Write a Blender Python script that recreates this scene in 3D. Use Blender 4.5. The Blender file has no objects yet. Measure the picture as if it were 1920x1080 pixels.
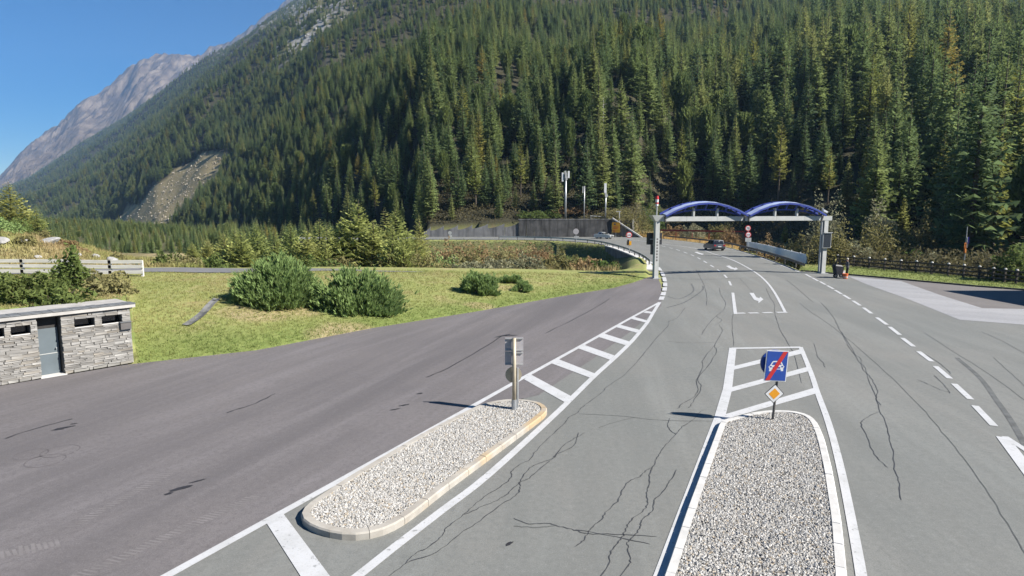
import bpy, bmesh, math, random
import numpy as np
from mathutils import Vector, Matrix
from mathutils.geometry import tessellate_polygon

# ------------------------------------------------------------------ camera, sky, sun, exposure
SC = bpy.context.scene
COL = SC.collection
F, CAMH, PITCH = 1150.0, 6.2, math.radians(7.3)
cam_d = bpy.data.cameras.new('camera'); cam = bpy.data.objects.new('camera', cam_d); COL.objects.link(cam)
cam_d.sensor_width = 36; cam_d.lens = F / 1920 * 36; cam_d.clip_start = .1; cam_d.clip_end = 30000
cam.location = (0, 0, CAMH); cam.rotation_euler = (math.pi / 2 - PITCH, 0, 0)
SC.camera = cam
SUN_EL, SUN_AZ = math.radians(39), math.radians(111)     # azimuth clockwise from +Y
W = bpy.data.worlds.new('World'); SC.world = W; W.use_nodes = True
wn = W.node_tree
bg = wn.nodes['Background']; sky = wn.nodes.new('ShaderNodeTexSky')
sky.sky_type = 'NISHITA'; sky.sun_disc = False; sky.sun_elevation = SUN_EL; sky.sun_rotation = SUN_AZ
sky.altitude = 1600; sky.air_density = 1.0; sky.dust_density = .1; sky.ozone_density = 4.0
hs = wn.nodes.new('ShaderNodeHueSaturation'); hs.inputs['Saturation'].default_value = 1.5; hs.inputs['Value'].default_value = .9
wn.links.new(sky.outputs[0], hs.inputs['Color']); wn.links.new(hs.outputs[0], bg.inputs[0]); bg.inputs[1].default_value = .05
sl = bpy.data.lights.new('sun', 'SUN'); sl.energy = 5.0; sl.angle = math.radians(.5); sl.color = (1, .955, .88)
so = bpy.data.objects.new('sun', sl); COL.objects.link(so)
sdir = Vector((math.sin(SUN_AZ) * math.cos(SUN_EL), math.cos(SUN_AZ) * math.cos(SUN_EL), math.sin(SUN_EL)))
so.rotation_euler = sdir.to_track_quat('Z', 'Y').to_euler(); so.location = (60, -20, 60)
SC.view_settings.view_transform = 'Standard'; SC.view_settings.look = 'None'
SC.view_settings.gamma = 1; SC.view_settings.exposure = 1.2
SC.render.engine = 'CYCLES'
SC.cycles.max_bounces = 5; SC.cycles.diffuse_bounces = 3; SC.cycles.glossy_bounces = 2
SC.cycles.transmission_bounces = 3; SC.cycles.volume_bounces = 1; SC.cycles.use_denoising = True
HAZE = 0.00008

rng = np.random.default_rng(7); random.seed(7)
CP, SP = math.cos(PITCH), math.sin(PITCH)

# ------------------------------------------------------------------ measuring helpers (photo pixel -> place)
def ray(px, py):
    u = (px - 960) / F; v = (540 - py) / F
    return u, CP + v * SP, -SP + v * CP
def P(px, py, z=0.0):
    dx, dy, dz = ray(px, py); k = (z - CAMH) / dz
    return Vector((dx * k, dy * k, z))
def AT(px, py, Y):
    dx, dy, dz = ray(px, py); k = Y / dy
    return Vector((dx * k, Y, CAMH + dz * k))
def AE(px, py):                     # azimuth column, elevation tangent
    dx, dy, dz = ray(px, py); return 960 + F * dx / dy, dz / dy
def proj(x, y, z):
    d = y * CP - (z - CAMH) * SP; up = y * SP + (z - CAMH) * CP
    return 960 + F * x / d, 540 - F * up / d

# ------------------------------------------------------------------ noise
def _h(i, j, s): 
    v = np.sin(i * 127.1 + j * 311.7 + s * 74.7) * 43758.5453
    return v - np.floor(v)
def vnoise(x, y, s=0):
    x = np.asarray(x, float); y = np.asarray(y, float)
    i = np.floor(x); j = np.floor(y); fx = x - i; fy = y - j
    fx = fx * fx * (3 - 2 * fx); fy = fy * fy * (3 - 2 * fy)
    a = _h(i, j, s); b = _h(i + 1, j, s); c = _h(i, j + 1, s); d = _h(i + 1, j + 1, s)
    return (a + (b - a) * fx) * (1 - fy) + (c + (d - c) * fx) * fy
def fbm(x, y, o=4, s=0):
    r = 0; a = .5
    for k in range(o):
        r = r + a * (vnoise(x, y, s + k) - .5) * 2; x = np.asarray(x) * 2.03 + 5.1; y = np.asarray(y) * 2.03 + 9.7; a *= .5
    return r
def sst(a, b, x): 
    u = np.clip((np.asarray(x, float) - a) / (b - a), 0, 1); return u * u * (3 - 2 * u)

# ------------------------------------------------------------------ materials
ALB = .78                                   # overall reflectance of hard surfaces
class MT:
    def __init__(s, name, alb=None):
        s.alb = ALB if alb is None else alb; s.m = bpy.data.materials.new(name); s.m.use_nodes = True; s.nt = s.m.node_tree
        s.b = s.nt.nodes['Principled BSDF']; s.out = s.nt.nodes['Material Output']
    def n(s, t, **kw):
        nd = s.nt.nodes.new(t)
        for k, v in kw.items():
            if hasattr(nd, k): setattr(nd, k, v)
            else: nd.inputs[k.replace('_', ' ')].default_value = v
        return nd
    def l(s, a, b): s.nt.links.new(a, b)
    def pos(s, scale=(1, 1, 1), rot=0):
        g = s.n('ShaderNodeNewGeometry'); mp = s.n('ShaderNodeMapping')
        mp.vector_type = 'TEXTURE'; mp.inputs['Scale'].default_value = tuple(1 / q for q in scale); mp.inputs['Rotation'].default_value = (0, 0, rot)
        s.l(g.outputs['Position'], mp.inputs[0]); return mp.outputs[0]
    def noise(s, sc, det=4, vec=None, rough=.6):
        nd = s.n('ShaderNodeTexNoise'); nd.inputs['Scale'].default_value = sc; nd.inputs['Detail'].default_value = det
        nd.inputs['Roughness'].default_value = rough
        s.l(vec if vec is not None else s.pos(), nd.inputs['Vector']); return nd.outputs['Fac']
    def ramp(s, fac, stops):
        r = s.n('ShaderNodeValToRGB'); e = r.color_ramp.elements
        while len(e) < len(stops): e.new(.5)
        for q, (p, c) in zip(e, stops):
            q.position = p; q.color = (c, c, c, 1) if isinstance(c, (int, float)) else (*c, 1)
        s.l(fac, r.inputs[0]); return r.outputs[0]
    def mix(s, f, a, b, mode='MIX'):
        x = s.n('ShaderNodeMix', data_type='RGBA', blend_type=mode)
        for sk, v in ((x.inputs[0], f), (x.inputs[6], a), (x.inputs[7], b)):
            if isinstance(v, (int, float)): sk.default_value = v
            elif isinstance(v, tuple): sk.default_value = (*v[:3], 1)
            else: s.l(v, sk)
        return x.outputs[2]
    def col(s, c):
        if s.alb != 1: c = tuple(q * s.alb for q in c) if isinstance(c, tuple) else s.mix(1., c, (s.alb,) * 3, 'MULTIPLY')
        if isinstance(c, tuple): s.b.inputs['Base Color'].default_value = (*c, 1)
        else: s.l(c, s.b.inputs['Base Color'])
    def bump(s, fac, st=.3, d=.02):
        b = s.n('ShaderNodeBump'); b.inputs['Strength'].default_value = st; b.inputs['Distance'].default_value = d
        s.l(fac, b.inputs['Height']); s.l(b.outputs[0], s.b.inputs['Normal'])
    def rough(s, r, spec=.3, metal=0):
        s.b.inputs['Roughness'].default_value = r; s.b.inputs['Specular IOR Level'].default_value = spec
        s.b.inputs['Metallic'].default_value = metal
    def attr(s, name):
        a = s.n('ShaderNodeAttribute'); a.attribute_name = name; return a.outputs
def simple(name, c, r=.6, spec=.3, metal=0, var=.15, sc=6, bump=0):
    m = MT(name); f = m.noise(sc, 4)
    m.col(m.ramp(f, [(.3, tuple(x * (1 - var) for x in c)), (.7, tuple(min(1, x * (1 + var)) for x in c))]))
    m.rough(r, spec, metal)
    if bump: m.bump(f, bump, .02)
    return m.m
MA = {}
def asphalt(name, base, tint, streak, wear=1.0):
    m = MT(name); k = lambda f: tuple(min(1, x * f) for x in base)
    big = m.noise(.11, 6); mid = m.noise(.8, 6); g1 = m.noise(7, 5, None, .75); fine = m.noise(38, 3, None, .8); st = m.noise(1.1, 5, m.pos((1.0, .07, 1), streak), .7); st2 = m.noise(.32, 4, m.pos((1.0, .05, 1), streak + .12))
    c = m.mix(m.ramp(big, [(.35, 0.), (.66, 1.)]), k(.86), tint)
    c = m.mix(m.ramp(st, [(.45, 0.), (.72, .5 * wear)]), c, k(1.28))
    c = m.mix(m.ramp(st2, [(.40, .55 * wear), (.52, 0.)]), c, k(.78))
    c = m.mix(m.ramp(mid, [(.55, 0.), (.72, .38)]), c, k(.76))
    c = m.mix(m.ramp(g1, [(.38, .5), (.5, 0.)]), c, k(.72)); c = m.mix(m.ramp(g1, [(.56, 0.), (.70, .4)]), c, k(1.32))
    c = m.mix(m.ramp(fine, [(.35, .5), (.5, 0.)]), c, k(.55)); c = m.mix(m.ramp(fine, [(.58, 0.), (.7, .5)]), c, k(1.6))
    m.col(c); m.rough(.85, .25); m.bump(fine, .3, .012); return m.m
MA['road'] = asphalt('worn_grey_asphalt', (.205, .210, .198), (.220, .213, .196), -.15)
_a, _b = P(560, 850), P(950, 655); MA['lot'] = asphalt('dark_parking_asphalt', (.160, .147, .149), (.180, .163, .160), math.atan2(_b.y - _a.y, _b.x - _a.x) - math.pi / 2, 1.7)
MA['fore'] = asphalt('forecourt_asphalt', (.18, .166, .160), (.195, .178, .170), .6)
MA['path'] = asphalt('path_asphalt', (.2, .2, .205), (.21, .2, .195), .6)
MA['conc_strip'] = asphalt('pale_concrete_paving', (.335, .335, .345), (.36, .355, .36), .9)
def paint():
    m = MT('white_road_paint'); f = m.noise(1.6, 6, None, .7); g = m.noise(22, 4, None, .75); w = m.noise(6, 5, None, .7)
    c = m.mix(m.ramp(f, [(.45, 0.), (.72, .6)]), (.53, .53, .535), (.39, .39, .38))
    c = m.mix(m.ramp(g, [(.56, 0.), (.66, .55)]), c, (.34, .34, .33))
    c = m.mix(m.ramp(w, [(.60, 0.), (.66, .75)]), c, (.22, .222, .215)); m.col(c); m.rough(.65, .3); m.bump(g, .2, .006); return m.m
MA['paint'] = paint()
MA['tar'] = simple('tar_seal', (.06, .06, .062), .5, .4, var=.3)
MA['tar_soft'] = simple('hairline_crack', (.11, .112, .11), .8, .2, var=.3)
MA['skid'] = simple('rubber_mark', (.12, .122, .12), .8, .2, var=.3, sc=3)
MA['stain'] = simple('oil_stain', (.03, .028, .03), .6, .4, var=.3)
MA['skid_lot'] = simple('rubber_mark_on_lot', (.115, .105, .107), .8, .2, var=.25, sc=3)
MA['dust'] = simple('pale_tyre_dust', (.186, .172, .171), .9, .2, var=.2, sc=2)
def kerbm():
    m = MT('pale_kerb_concrete'); f = m.noise(2.2, 5); o = m.noise(.45, 3); fi = m.noise(40, 2)
    c = m.ramp(f, [(.3, (.33, .30, .26)), (.7, (.47, .44, .39))])
    c = m.mix(m.ramp(o, [(.50, 0.), (.64, .7)]), c, (.46, .31, .14))
    c = m.mix(m.ramp(fi, [(.55, 0.), (.8, .3)]), c, (.3, .29, .27)); m.col(c); m.rough(.85, .2); m.bump(f, .3, .01); return m.m
MA['kerb'] = kerbm()
MA['kerb_white'] = simple('white_washed_kerb', (.56, .545, .52), .85, .2, var=.14, sc=3, bump=.2)
def gravel():
    m = MT('white_marble_gravel', .70); g = m.n('ShaderNodeNewGeometry')
    c = m.ramp(g.outputs['Random Per Island'], [(0, (.26, .245, .22)), (.15, (.37, .355, .33)), (.5, (.47, .455, .43)), (.85, (.60, .58, .55)), (.94, (.45, .37, .27)), (1, (.32, .28, .23))])
    m.col(c); m.rough(.75, .25); return m.m
MA['gravel'] = gravel()
MA['debris_grit'] = simple('brown_grit', (.26, .22, .16), .9, .2, var=.5, sc=20)
MA['gravel_bed'] = simple('gravel_bed', (.30, .285, .26), .9, .2, var=.5, sc=30)
def concrete(name, c0, c1, streak=True):
    m = MT(name); f = m.noise(.8, 5); v = m.noise(1.3, 4, m.pos((1, 1, .08)))
    c = m.ramp(f, [(.3, c0), (.7, c1)])
    if streak: c = m.mix(m.ramp(v, [(.45, 0.), (.65, .75)]), c, tuple(x * .35 for x in c0))
    m.col(c); m.rough(.9, .2); m.bump(f, .3, .03); return m.m
MA['wall_dark'] = concrete('stained_concrete', (.06, .059, .058), (.125, .122, .118))
MA['wall_light'] = concrete('grey_concrete', (.16, .16, .162), (.24, .237, .235))
MA['wall_brown'] = concrete('brown_stained_concrete', (.17, .145, .12), (.25, .22, .19))
MA['panel_white'] = simple('white_panel', (.95, .96, .97), .6, .3, var=.05, sc=2)
MA['wall_pale'] = concrete('pale_concrete', (.52, .51, .49), (.64, .62, .60), False)
MA['metal'] = simple('galvanised_steel', (.50, .51, .52), .45, .5, .6, .12, 4)
MA['metal_dark'] = simple('weathered_steel', (.13, .12, .115), .6, .4, .3, .25, 3)
MA['metal_grey'] = simple('grey_painted_steel', (.40, .405, .40), .5, .4, 0, .12, 5)
MA['metal_pale'] = simple('pale_painted_steel', (.42, .425, .41), .5, .4, 0, .10, 2)
MA['pole_tan'] = simple('tan_pole', (.44, .38, .28), .5, .4, .2, .15, 4)
MA['blue'] = simple('blue_paint', (.022, .042, .26), .5, .4, 0, .15, 2)
MA['blue_pale'] = simple('pale_blue_panel', (.36, .42, .60), .5, .4, 0, .15, 2)  # paler blue than the chords, same tone on every arch panel
MA['black'] = simple('black_plastic', (.02, .02, .022), .5, .4, var=.2)
MA['screen'] = simple('dark_screen', (.022, .026, .035), .35, .4, var=.1)
MA['white'] = simple('white_paint', (.72, .72, .72), .5, .4, var=.08)
MA['red'] = simple('red_paint', (.55, .03, .03), .5, .4, var=.1)
MA['redrail'] = simple('dull_red_paint', (.26, .035, .025), .6, .3, var=.2)
MA['signblue'] = simple('sign_blue', (.02, .07, .34), .4, .5, var=.08)
MA['signback'] = simple('sign_back_grey', (.43, .405, .415), .6, .3, 0, .1)
MA['orange'] = simple('sign_orange', (.78, .33, .02), .45, .4, var=.05)
MA['yellow'] = simple('yellow_sign', (.72, .34, .015), .45, .4, var=.15, sc=3)
MA['orange_plastic'] = simple('orange_plastic', (.75, .16, .04), .45, .4, var=.1)
MA['flag_orange'] = simple('orange_cloth', (.70, .25, .06), .8, .2, var=.2)
MA['flag_white'] = simple('white_cloth', (.72, .70, .68), .8, .2, var=.1)
MA['fringe_blue'] = simple('blue_fringe', (.04, .03, .5), .8, .2, var=.1)  # blue colour fringe beside the flag, not a cloth colour
MA['roof_edge'] = simple('weathered_fascia', (.42, .40, .375), .8, .2, var=.18, sc=2)
MA['slate'] = simple('slate_capping', (.15, .155, .16), .7, .3, var=.35, sc=3, bump=.3)
MA['door'] = simple('pale_blue_grey_door', (.12, .145, .16), .5, .4, var=.08, sc=2)
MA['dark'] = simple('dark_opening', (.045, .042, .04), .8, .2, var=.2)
MA['glass'] = simple('dark_glass', (.02, .022, .025), .08, .6, var=.1)
MA['tyre'] = simple('tyre_rubber', (.02, .02, .02), .8, .2, var=.1)
MA['rim'] = simple('alloy_rim', (.45, .45, .46), .35, .5, .8, .1)
MA['car_grey'] = simple('grey_car_paint', (.15, .155, .16), .28, .6, .5, .05)
MA['car_silver'] = simple('silver_car_paint', (.52, .54, .56), .25, .6, .5, .05)
MA['tail'] = simple('tail_light_red', (.45, .02, .02), .3, .6, var=.05)
MA['lamp'] = simple('clear_lamp', (.7, .7, .7), .2, .6, var=.05)
MA['skin'] = simple('skin', (.48, .28, .2), .6, .3, var=.05)
MA['cloth_dark'] = simple('dark_clothing', (.035, .037, .045), .85, .2, var=.2)
MA['cloth_grey'] = simple('grey_jacket', (.12, .12, .125), .85, .2, var=.2)
MA['hair'] = simple('pale_hair', (.62, .58, .52), .7, .2, var=.1)
def wood(name, c0, c1):
    m = MT(name); f = m.noise(3, 5, m.pos((.3, .3, 3))); m.col(m.ramp(f, [(.3, c0), (.7, c1)])); m.rough(.85, .2); m.bump(f, .3, .01); return m.m
MA['wood_pale'] = wood('bleached_wood', (.58, .55, .50), (.80, .77, .72))
MA['wood_dark'] = wood('dark_wood', (.05, .042, .035), (.12, .10, .085))
MA['bark'] = wood('bark', (.07, .055, .042), (.15, .12, .09))
MA['snag'] = wood('dead_wood', (.32, .30, .28), (.48, .46, .43))
def stonem():
    m = MT('stacked_gneiss'); oi = m.n('ShaderNodeObjectInfo'); g = m.n('ShaderNodeNewGeometry')
    ad = m.n('ShaderNodeMath', operation='ADD'); m.l(oi.outputs['Random'], ad.inputs[0]); m.l(g.outputs['Random Per Island'], ad.inputs[1])
    fr = m.n('ShaderNodeMath', operation='FRACT'); m.l(ad.outputs[0], fr.inputs[0])
    c = m.ramp(fr.outputs[0], [(0, (.21, .20, .187)), (.3, (.275, .262, .244)), (.6, (.32, .307, .288)), (.85, (.27, .242, .205)), (1, (.39, .377, .355))])
    f = m.noise(9, 4); c = m.mix(m.ramp(f, [(.4, 0.), (.75, .35)]), c, (.26, .25, .235)); m.col(c); m.rough(.85, .2); m.bump(f, .4, .02); return m.m
MA['stone'] = stonem()
MA['mortar'] = simple('dark_joint', (.13, .125, .115), .95, .1, var=.3, sc=14)
def rockm():
    m = MT('granite'); f = m.noise(1.6, 6); c = m.ramp(f, [(.3, (.22, .215, .205)), (.55, (.35, .34, .33)), (.75, (.46, .45, .43))])
    m.col(c); m.rough(.9, .2); m.bump(f, .6, .1); return m.m
MA['rock'] = rockm()
MA['outcrop'] = simple('grey_outcrop', (.27, .265, .255), .9, .2, var=.4, sc=.3, bump=.5)
MA['debris'] = simple('weathered_debris', (.30, .265, .21), .9, .2, var=.45, sc=.6)
def leafm(name, stops, trans=.42, attrname=None):
    m = MT(name, 1); g = m.n('ShaderNodeNewGeometry'); oi = m.n('ShaderNodeObjectInfo')
    c = m.ramp(oi.outputs['Random'], stops)
    j = m.ramp(g.outputs['Random Per Island'], [(0, .62), (1, 1.3)])
    c = m.mix(1., c, j, 'MULTIPLY'); m.col(c); m.rough(.75, .15)
    tr = m.n('ShaderNodeBsdfTranslucent'); m.l(c, tr.inputs[0]); mx = m.n('ShaderNodeMixShader'); mx.inputs[0].default_value = trans
    m.l(m.b.outputs[0], mx.inputs[1]); m.l(tr.outputs[0], mx.inputs[2]); m.l(mx.outputs[0], m.out.inputs[0]); return m.m
MA['spruce'] = leafm('spruce_needles', [(0, (.115, .165, .072)), (.35, (.155, .208, .08)), (.7, (.205, .25, .088)), (1, (.26, .275, .096))])
MA['larch'] = leafm('larch_needles', [(0, (.18, .21, .055)), (.7, (.23, .23, .06)), (1, (.27, .22, .06))])
MA['stonepine'] = leafm('stone_pine_needles', [(0, (.12, .165, .06)), (.5, (.155, .20, .068)), (1, (.19, .225, .07))])
MA['young'] = leafm('young_spruce_needles', [(0, (.25, .29, .09)), (.5, (.29, .315, .10)), (1, (.33, .33, .11))])
MA['mugo'] = leafm('dwarf_pine_needles', [(0, (.225, .31, .11)), (1, (.245, .33, .12))], .4)
MA['leaf_green'] = leafm('green_leaves', [(0, (.10, .15, .04)), (1, (.14, .17, .05))])
MA['leaf_dark'] = leafm('dark_undergrowth', [(0, (.09, .085, .04)), (1, (.12, .10, .05))])
MA['leaf_olive'] = leafm('olive_leaves', [(0, (.17, .16, .06)), (.5, (.21, .19, .075)), (1, (.24, .22, .10))])
MA['leaf_rust'] = leafm('rusty_leaves', [(0, (.25, .165, .085)), (.5, (.29, .20, .10)), (1, (.34, .25, .13))])
MA['leaf_grey'] = leafm('silvery_leaves', [(0, (.22, .22, .13)), (1, (.28, .27, .17))])
MA['tallgrass'] = leafm('dry_tall_grass', [(0, (.46, .29, .11)), (1, (.52, .36, .15))])
def grassm():
    m = MT('grass_blades', 1); g = m.n('ShaderNodeNewGeometry'); a = m.attr('tone')
    c = m.ramp(a['Fac'], [(0, (.32, .245, .125)), (.35, (.275, .25, .10)), (.65, (.225, .24, .075)), (1, (.15, .19, .052))])
    j = m.ramp(g.outputs['Random Per Island'], [(0, .7), (1, 1.25)]); c = m.mix(1., c, j, 'MULTIPLY'); m.col(c); m.rough(.8, .15)
    tr = m.n('ShaderNodeBsdfTranslucent'); m.l(c, tr.inputs[0]); mx = m.n('ShaderNodeMixShader'); mx.inputs[0].default_value = .3
    m.l(m.b.outputs[0], mx.inputs[1]); m.l(tr.outputs[0], mx.inputs[2]); m.l(mx.outputs[0], m.out.inputs[0]); return m.m
MA['grass'] = grassm()
def groundm():
    m = MT('alpine_ground', .95); z = m.attr('zone')['Color']; sp = m.n('ShaderNodeSeparateColor'); m.l(z, sp.inputs[0])
    n1 = m.noise(.35, 6); n2 = m.noise(2.6, 5); n3 = m.noise(.035, 8, None, .7); n4 = m.noise(14, 3)
    lawn = m.ramp(n1, [(.32, (.25, .24, .095)), (.5, (.215, .235, .08)), (.68, (.29, .24, .12))])
    lawn = m.mix(m.ramp(n2, [(.5, 0.), (.72, .5)]), lawn, (.17, .185, .065)); n5 = m.noise(.55, 6, None, .7); lawn = m.mix(m.ramp(n5, [(.54, 0.), (.68, .7)]), lawn, (.25, .185, .10))
    lush = m.ramp(n2, [(.3, (.125, .165, .045)), (.7, (.18, .205, .065))])
    c = m.mix(sp.outputs[0], lawn, lush)
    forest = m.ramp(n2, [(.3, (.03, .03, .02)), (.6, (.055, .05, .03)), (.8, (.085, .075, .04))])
    alp = m.ramp(n3, [(.38, (.085, .10, .04)), (.47, (.15, .14, .07)), (.53, (.30, .285, .26)), (.66, (.42, .41, .39))])
    sl = m.ramp(n4, [(.3, (.20, .15, .075)), (.5, (.30, .235, .125)), (.72, (.42, .36, .26))])
    sl = m.mix(m.ramp(n1, [(.45, 0.), (.65, .6)]), sl, (.21, .185, .075))
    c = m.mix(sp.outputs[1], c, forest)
    c = m.mix(sp.outputs[2], c, sl)
    c = m.mix(m.attr('alpine')['Fac'], c, alp)
    m.col(c); m.rough(.95, .1); m.bump(n2, .8, .12); return m.m
MA['ground'] = groundm()
def mountm():
    m = MT('bare_rock_face', .52); n1 = m.noise(.004, 8, m.pos((1, 1, .35))); n2 = m.noise(.016, 6, m.pos((1, .6, .25))); n3 = m.noise(.0018, 4)
    g = m.n('ShaderNodeNewGeometry'); s = m.n('ShaderNodeSeparateXYZ'); m.l(g.outputs['Normal'], s.inputs[0])
    c = m.ramp(n2, [(.36, (.08, .062, .05)), (.5, (.19, .145, .108)), (.62, (.32, .255, .195))])
    br = m.ramp(n1, [(.35, (.17, .122, .08)), (.65, (.23, .172, .115))])
    c = m.mix(m.attr('scree')['Fac'], c, br); m.col(c); m.rough(.95, .1); m.bump(n2, .8, 14); return m.m
MA['mount'] = mountm()

# ------------------------------------------------------------------ object helpers
def link(o): COL.objects.link(o); return o
def mesh_np(name, v, faces_flat, loop_tot, mats=(), midx=None, smooth=False):
    me = bpy.data.meshes.new(name); v = np.ascontiguousarray(v, np.float32)
    me.vertices.add(len(v)); me.vertices.foreach_set('co', v.ravel())
    ff = np.ascontiguousarray(faces_flat, np.int32); lt = np.ascontiguousarray(loop_tot, np.int32)
    me.loops.add(len(ff)); me.loops.foreach_set('vertex_index', ff)
    me.polygons.add(len(lt)); ls = np.concatenate(([0], np.cumsum(lt)[:-1])).astype(np.int32)
    me.polygons.foreach_set('loop_start', ls); me.polygons.foreach_set('loop_total', lt)
    for m in mats: me.materials.append(m)
    if midx is not None: me.polygons.foreach_set('material_index', np.ascontiguousarray(midx, np.int32))
    me.polygons.foreach_set('use_smooth', np.full(len(lt), bool(smooth)))
    me.update(calc_edges=True); me.validate(); return me
def tri_mesh(name, v, mats=(), midx=None):       # soup of triangles (n*3,3)
    n = len(v) // 3
    return mesh_np(name, v, np.arange(n * 3), np.full(n, 3), mats, midx)
class MB:
    """collects boxes, bars, prisms and sheets of one part"""
    def __init__(s): s.v = []; s.f = []
    def add(s, vs, fs):
        o = len(s.v); s.v += [tuple(q) for q in vs]; s.f += [tuple(i + o for i in f) for f in fs]; return s
    def hexa(s, b, t):                          # bottom 4, top 4 (ccw from above)
        n = len(b); vs = list(b) + list(t)
        return s.add(vs, [tuple(range(n))[::-1], tuple(range(n, 2 * n))] + [(i, (i + 1) % n, n + (i + 1) % n, n + i) for i in range(n)])
    def box(s, c, size, rz=0, M=None):
        hx, hy, hz = (q / 2 for q in size); R = Matrix.Rotation(rz, 3, 'Z') if M is None else M; c = Vector(c)
        pts = [c + R @ Vector((x, y, z)) for z in (-hz, hz) for x, y in ((-hx, -hy), (hx, -hy), (hx, hy), (-hx, hy))]
        return s.hexa(pts[:4], pts[4:])
    def bar(s, a, b, w, h, up=(0, 0, 1)):
        a = Vector(a); b = Vector(b); d = (b - a); L = d.length; d.normalize(); u = Vector(up)
        side = d.cross(u); 
        if side.length < 1e-4: side = d.cross(Vector((0, 1, 0)))
        side.normalize(); u = side.cross(d)
        q = lambda p: [p - side * w / 2 - u * h / 2, p + side * w / 2 - u * h / 2, p + side * w / 2 + u * h / 2, p - side * w / 2 + u * h / 2]
        return s.hexa(q(a), q(b))
    def tube(s, a, b, r0, r1=None, n=10):
        a = Vector(a); b = Vector(b); r1 = r0 if r1 is None else r1; d = (b - a).normalized()
        x = d.orthogonal().normalized(); y = d.cross(x)
        ring = lambda p, r: [p + (x * math.cos(2 * math.pi * i / n) + y * math.sin(2 * math.pi * i / n)) * r for i in range(n)]
        return s.hexa(ring(a, r0), ring(b, r1))
    def sheet(s, pts):
        pts = [Vector(p) for p in pts]; tr = tessellate_polygon([[Vector((p.x, p.y, 0)) for p in pts]])
        fs = []
        for t in tr:
            a, b, c = (pts[i] for i in t)
            fs.append(t if (b - a).cross(c - a).z > 0 else t[::-1])
        return s.add(pts, fs)
    def strip(s, pts, w, z):                    # flat ribbon along a ground polyline
        pts = [Vector((p[0], p[1], 0)) for p in pts]; ws = w if hasattr(w, '__len__') else [w] * len(pts); vs = []
        for i, p in enumerate(pts):
            d = (pts[min(i + 1, len(pts) - 1)] - pts[max(i - 1, 0)]); d.normalize(); nrm = Vector((-d.y, d.x, 0))
            vs += [p - nrm * ws[i] / 2 + Vector((0, 0, z)), p + nrm * ws[i] / 2 + Vector((0, 0, z))]
        return s.add(vs, [(2 * i, 2 * i + 2, 2 * i + 3, 2 * i + 1) for i in range(len(pts) - 1)])
    def mesh(s, name, mat, off=(0, 0, 0), smooth=False):
        me = bpy.data.meshes.new(name); o = Vector(off)
        me.from_pydata([Vector(p) - o for p in s.v], [], s.f); me.materials.append(MA[mat] if isinstance(mat, str) else mat)
        if smooth:
            for p in me.polygons: p.use_smooth = True
        me.update(); return me
ORG = {}
def thing(name, label, cat, loc=(0, 0, 0), rz=0, group=None):
    o = bpy.data.objects.new(name, None); link(o); o.location = loc; o.rotation_euler = (0, 0, rz); o.empty_display_size = .2
    tag(o, label, cat, group); ORG[o.name] = Vector(loc); return o
def tag(o, label, cat, group=None):
    o['label'] = label; o['category'] = cat
    if group: o['group'] = group
    return o
def part(name, mb, mat, parent, label=None, local=False, smooth=False, kind=None):
    off = (0, 0, 0) if local else ORG.get(parent.name, Vector((0, 0, 0)))
    me = mb.mesh(name, mat, off, smooth) if isinstance(mb, MB) else mb
    o = link(bpy.data.objects.new(name, me)); o.parent = parent; ORG[o.name] = Vector(off)
    if label: o['label'] = label
    if kind: o['kind'] = kind
    return o
def struct(name, me, kind='structure'):
    o = link(bpy.data.objects.new(name, me)); o['kind'] = kind; return o
def dup(root, loc, rz=0, sc=1, label=None, group=None):
    r = root.copy(); link(r); r.location = loc; r.rotation_euler = (0, 0, rz); r.scale = (sc,) * 3 if not hasattr(sc, '__len__') else sc
    if label: r['label'] = label
    if group: r['group'] = group
    for ch in root.children:
        c = ch.copy(); link(c); c.parent = r
        for g in ch.children:
            d = g.copy(); link(d); d.parent = c
    return r

# ------------------------------------------------------------------ terrain
def tab(xs, ys):
    xs = np.array(xs, float); ys = np.array(ys, float); return lambda a: np.interp(a, xs, ys)
def edge_tab(pts, z=0.0):               # ground line given in photo pixels -> depth per azimuth column
    q = sorted((960 + F * p.x / p.y, p.y) for p in (P(x, y, z) for x, y in pts)); return tab([a for a, _ in q], [t for _, t in q])
WALL_A, WALL_B = P(-40, 729), P(250, 679)                                        # front of the stone hut
front_pts = [(236, 683), (480, 657), (700, 615), (900, 583), (1050, 556), (1150, 540), (1190, 529), (1215, 520)]
t_front = edge_tab(front_pts)
t_wall = edge_tab([(-700, 842), (-40, 729), (250, 679)])
t_crest = tab([-700, 0, 430, 600, 800, 1000, 1190, 1240], [41, 41, 43.5, 48, 50.5, 53, 56, 57])
z_crest = tab([-700, 0, 300, 430, 600, 800, 1000, 1190, 1215], [1.9, 1.78, 1.75, 1.62, 1.3, .98, .58, .03, -.06])
left_edge = [(560, 449.2), (700, 449), (800, 449), (900, 449.2), (1000, 450), (1060, 452), (1120, 457), (1165, 467), (1205, 482), (1232, 499), (1243, 520), (1246, 540), (1238, 566)]
right_edge = [(560, 444.6), (700, 444.4), (800, 444.2), (900, 444), (1000, 443.8), (1100, 443.5), (1180, 443.5), (1238, 447.5), (1300, 454), (1360, 463), (1420, 479), (1470, 496), (1502, 509)]
kerb_line = [(1502, 509), (1524, 510), (1567, 514), (1655, 521.5), (1722, 528), (1767, 532), (1833, 538), (1900, 543), (2100, 560), (2600, 610)]
t_left = edge_tab(left_edge[:11]); t_right = edge_tab(right_edge[5:] + kerb_line[1:])
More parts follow.
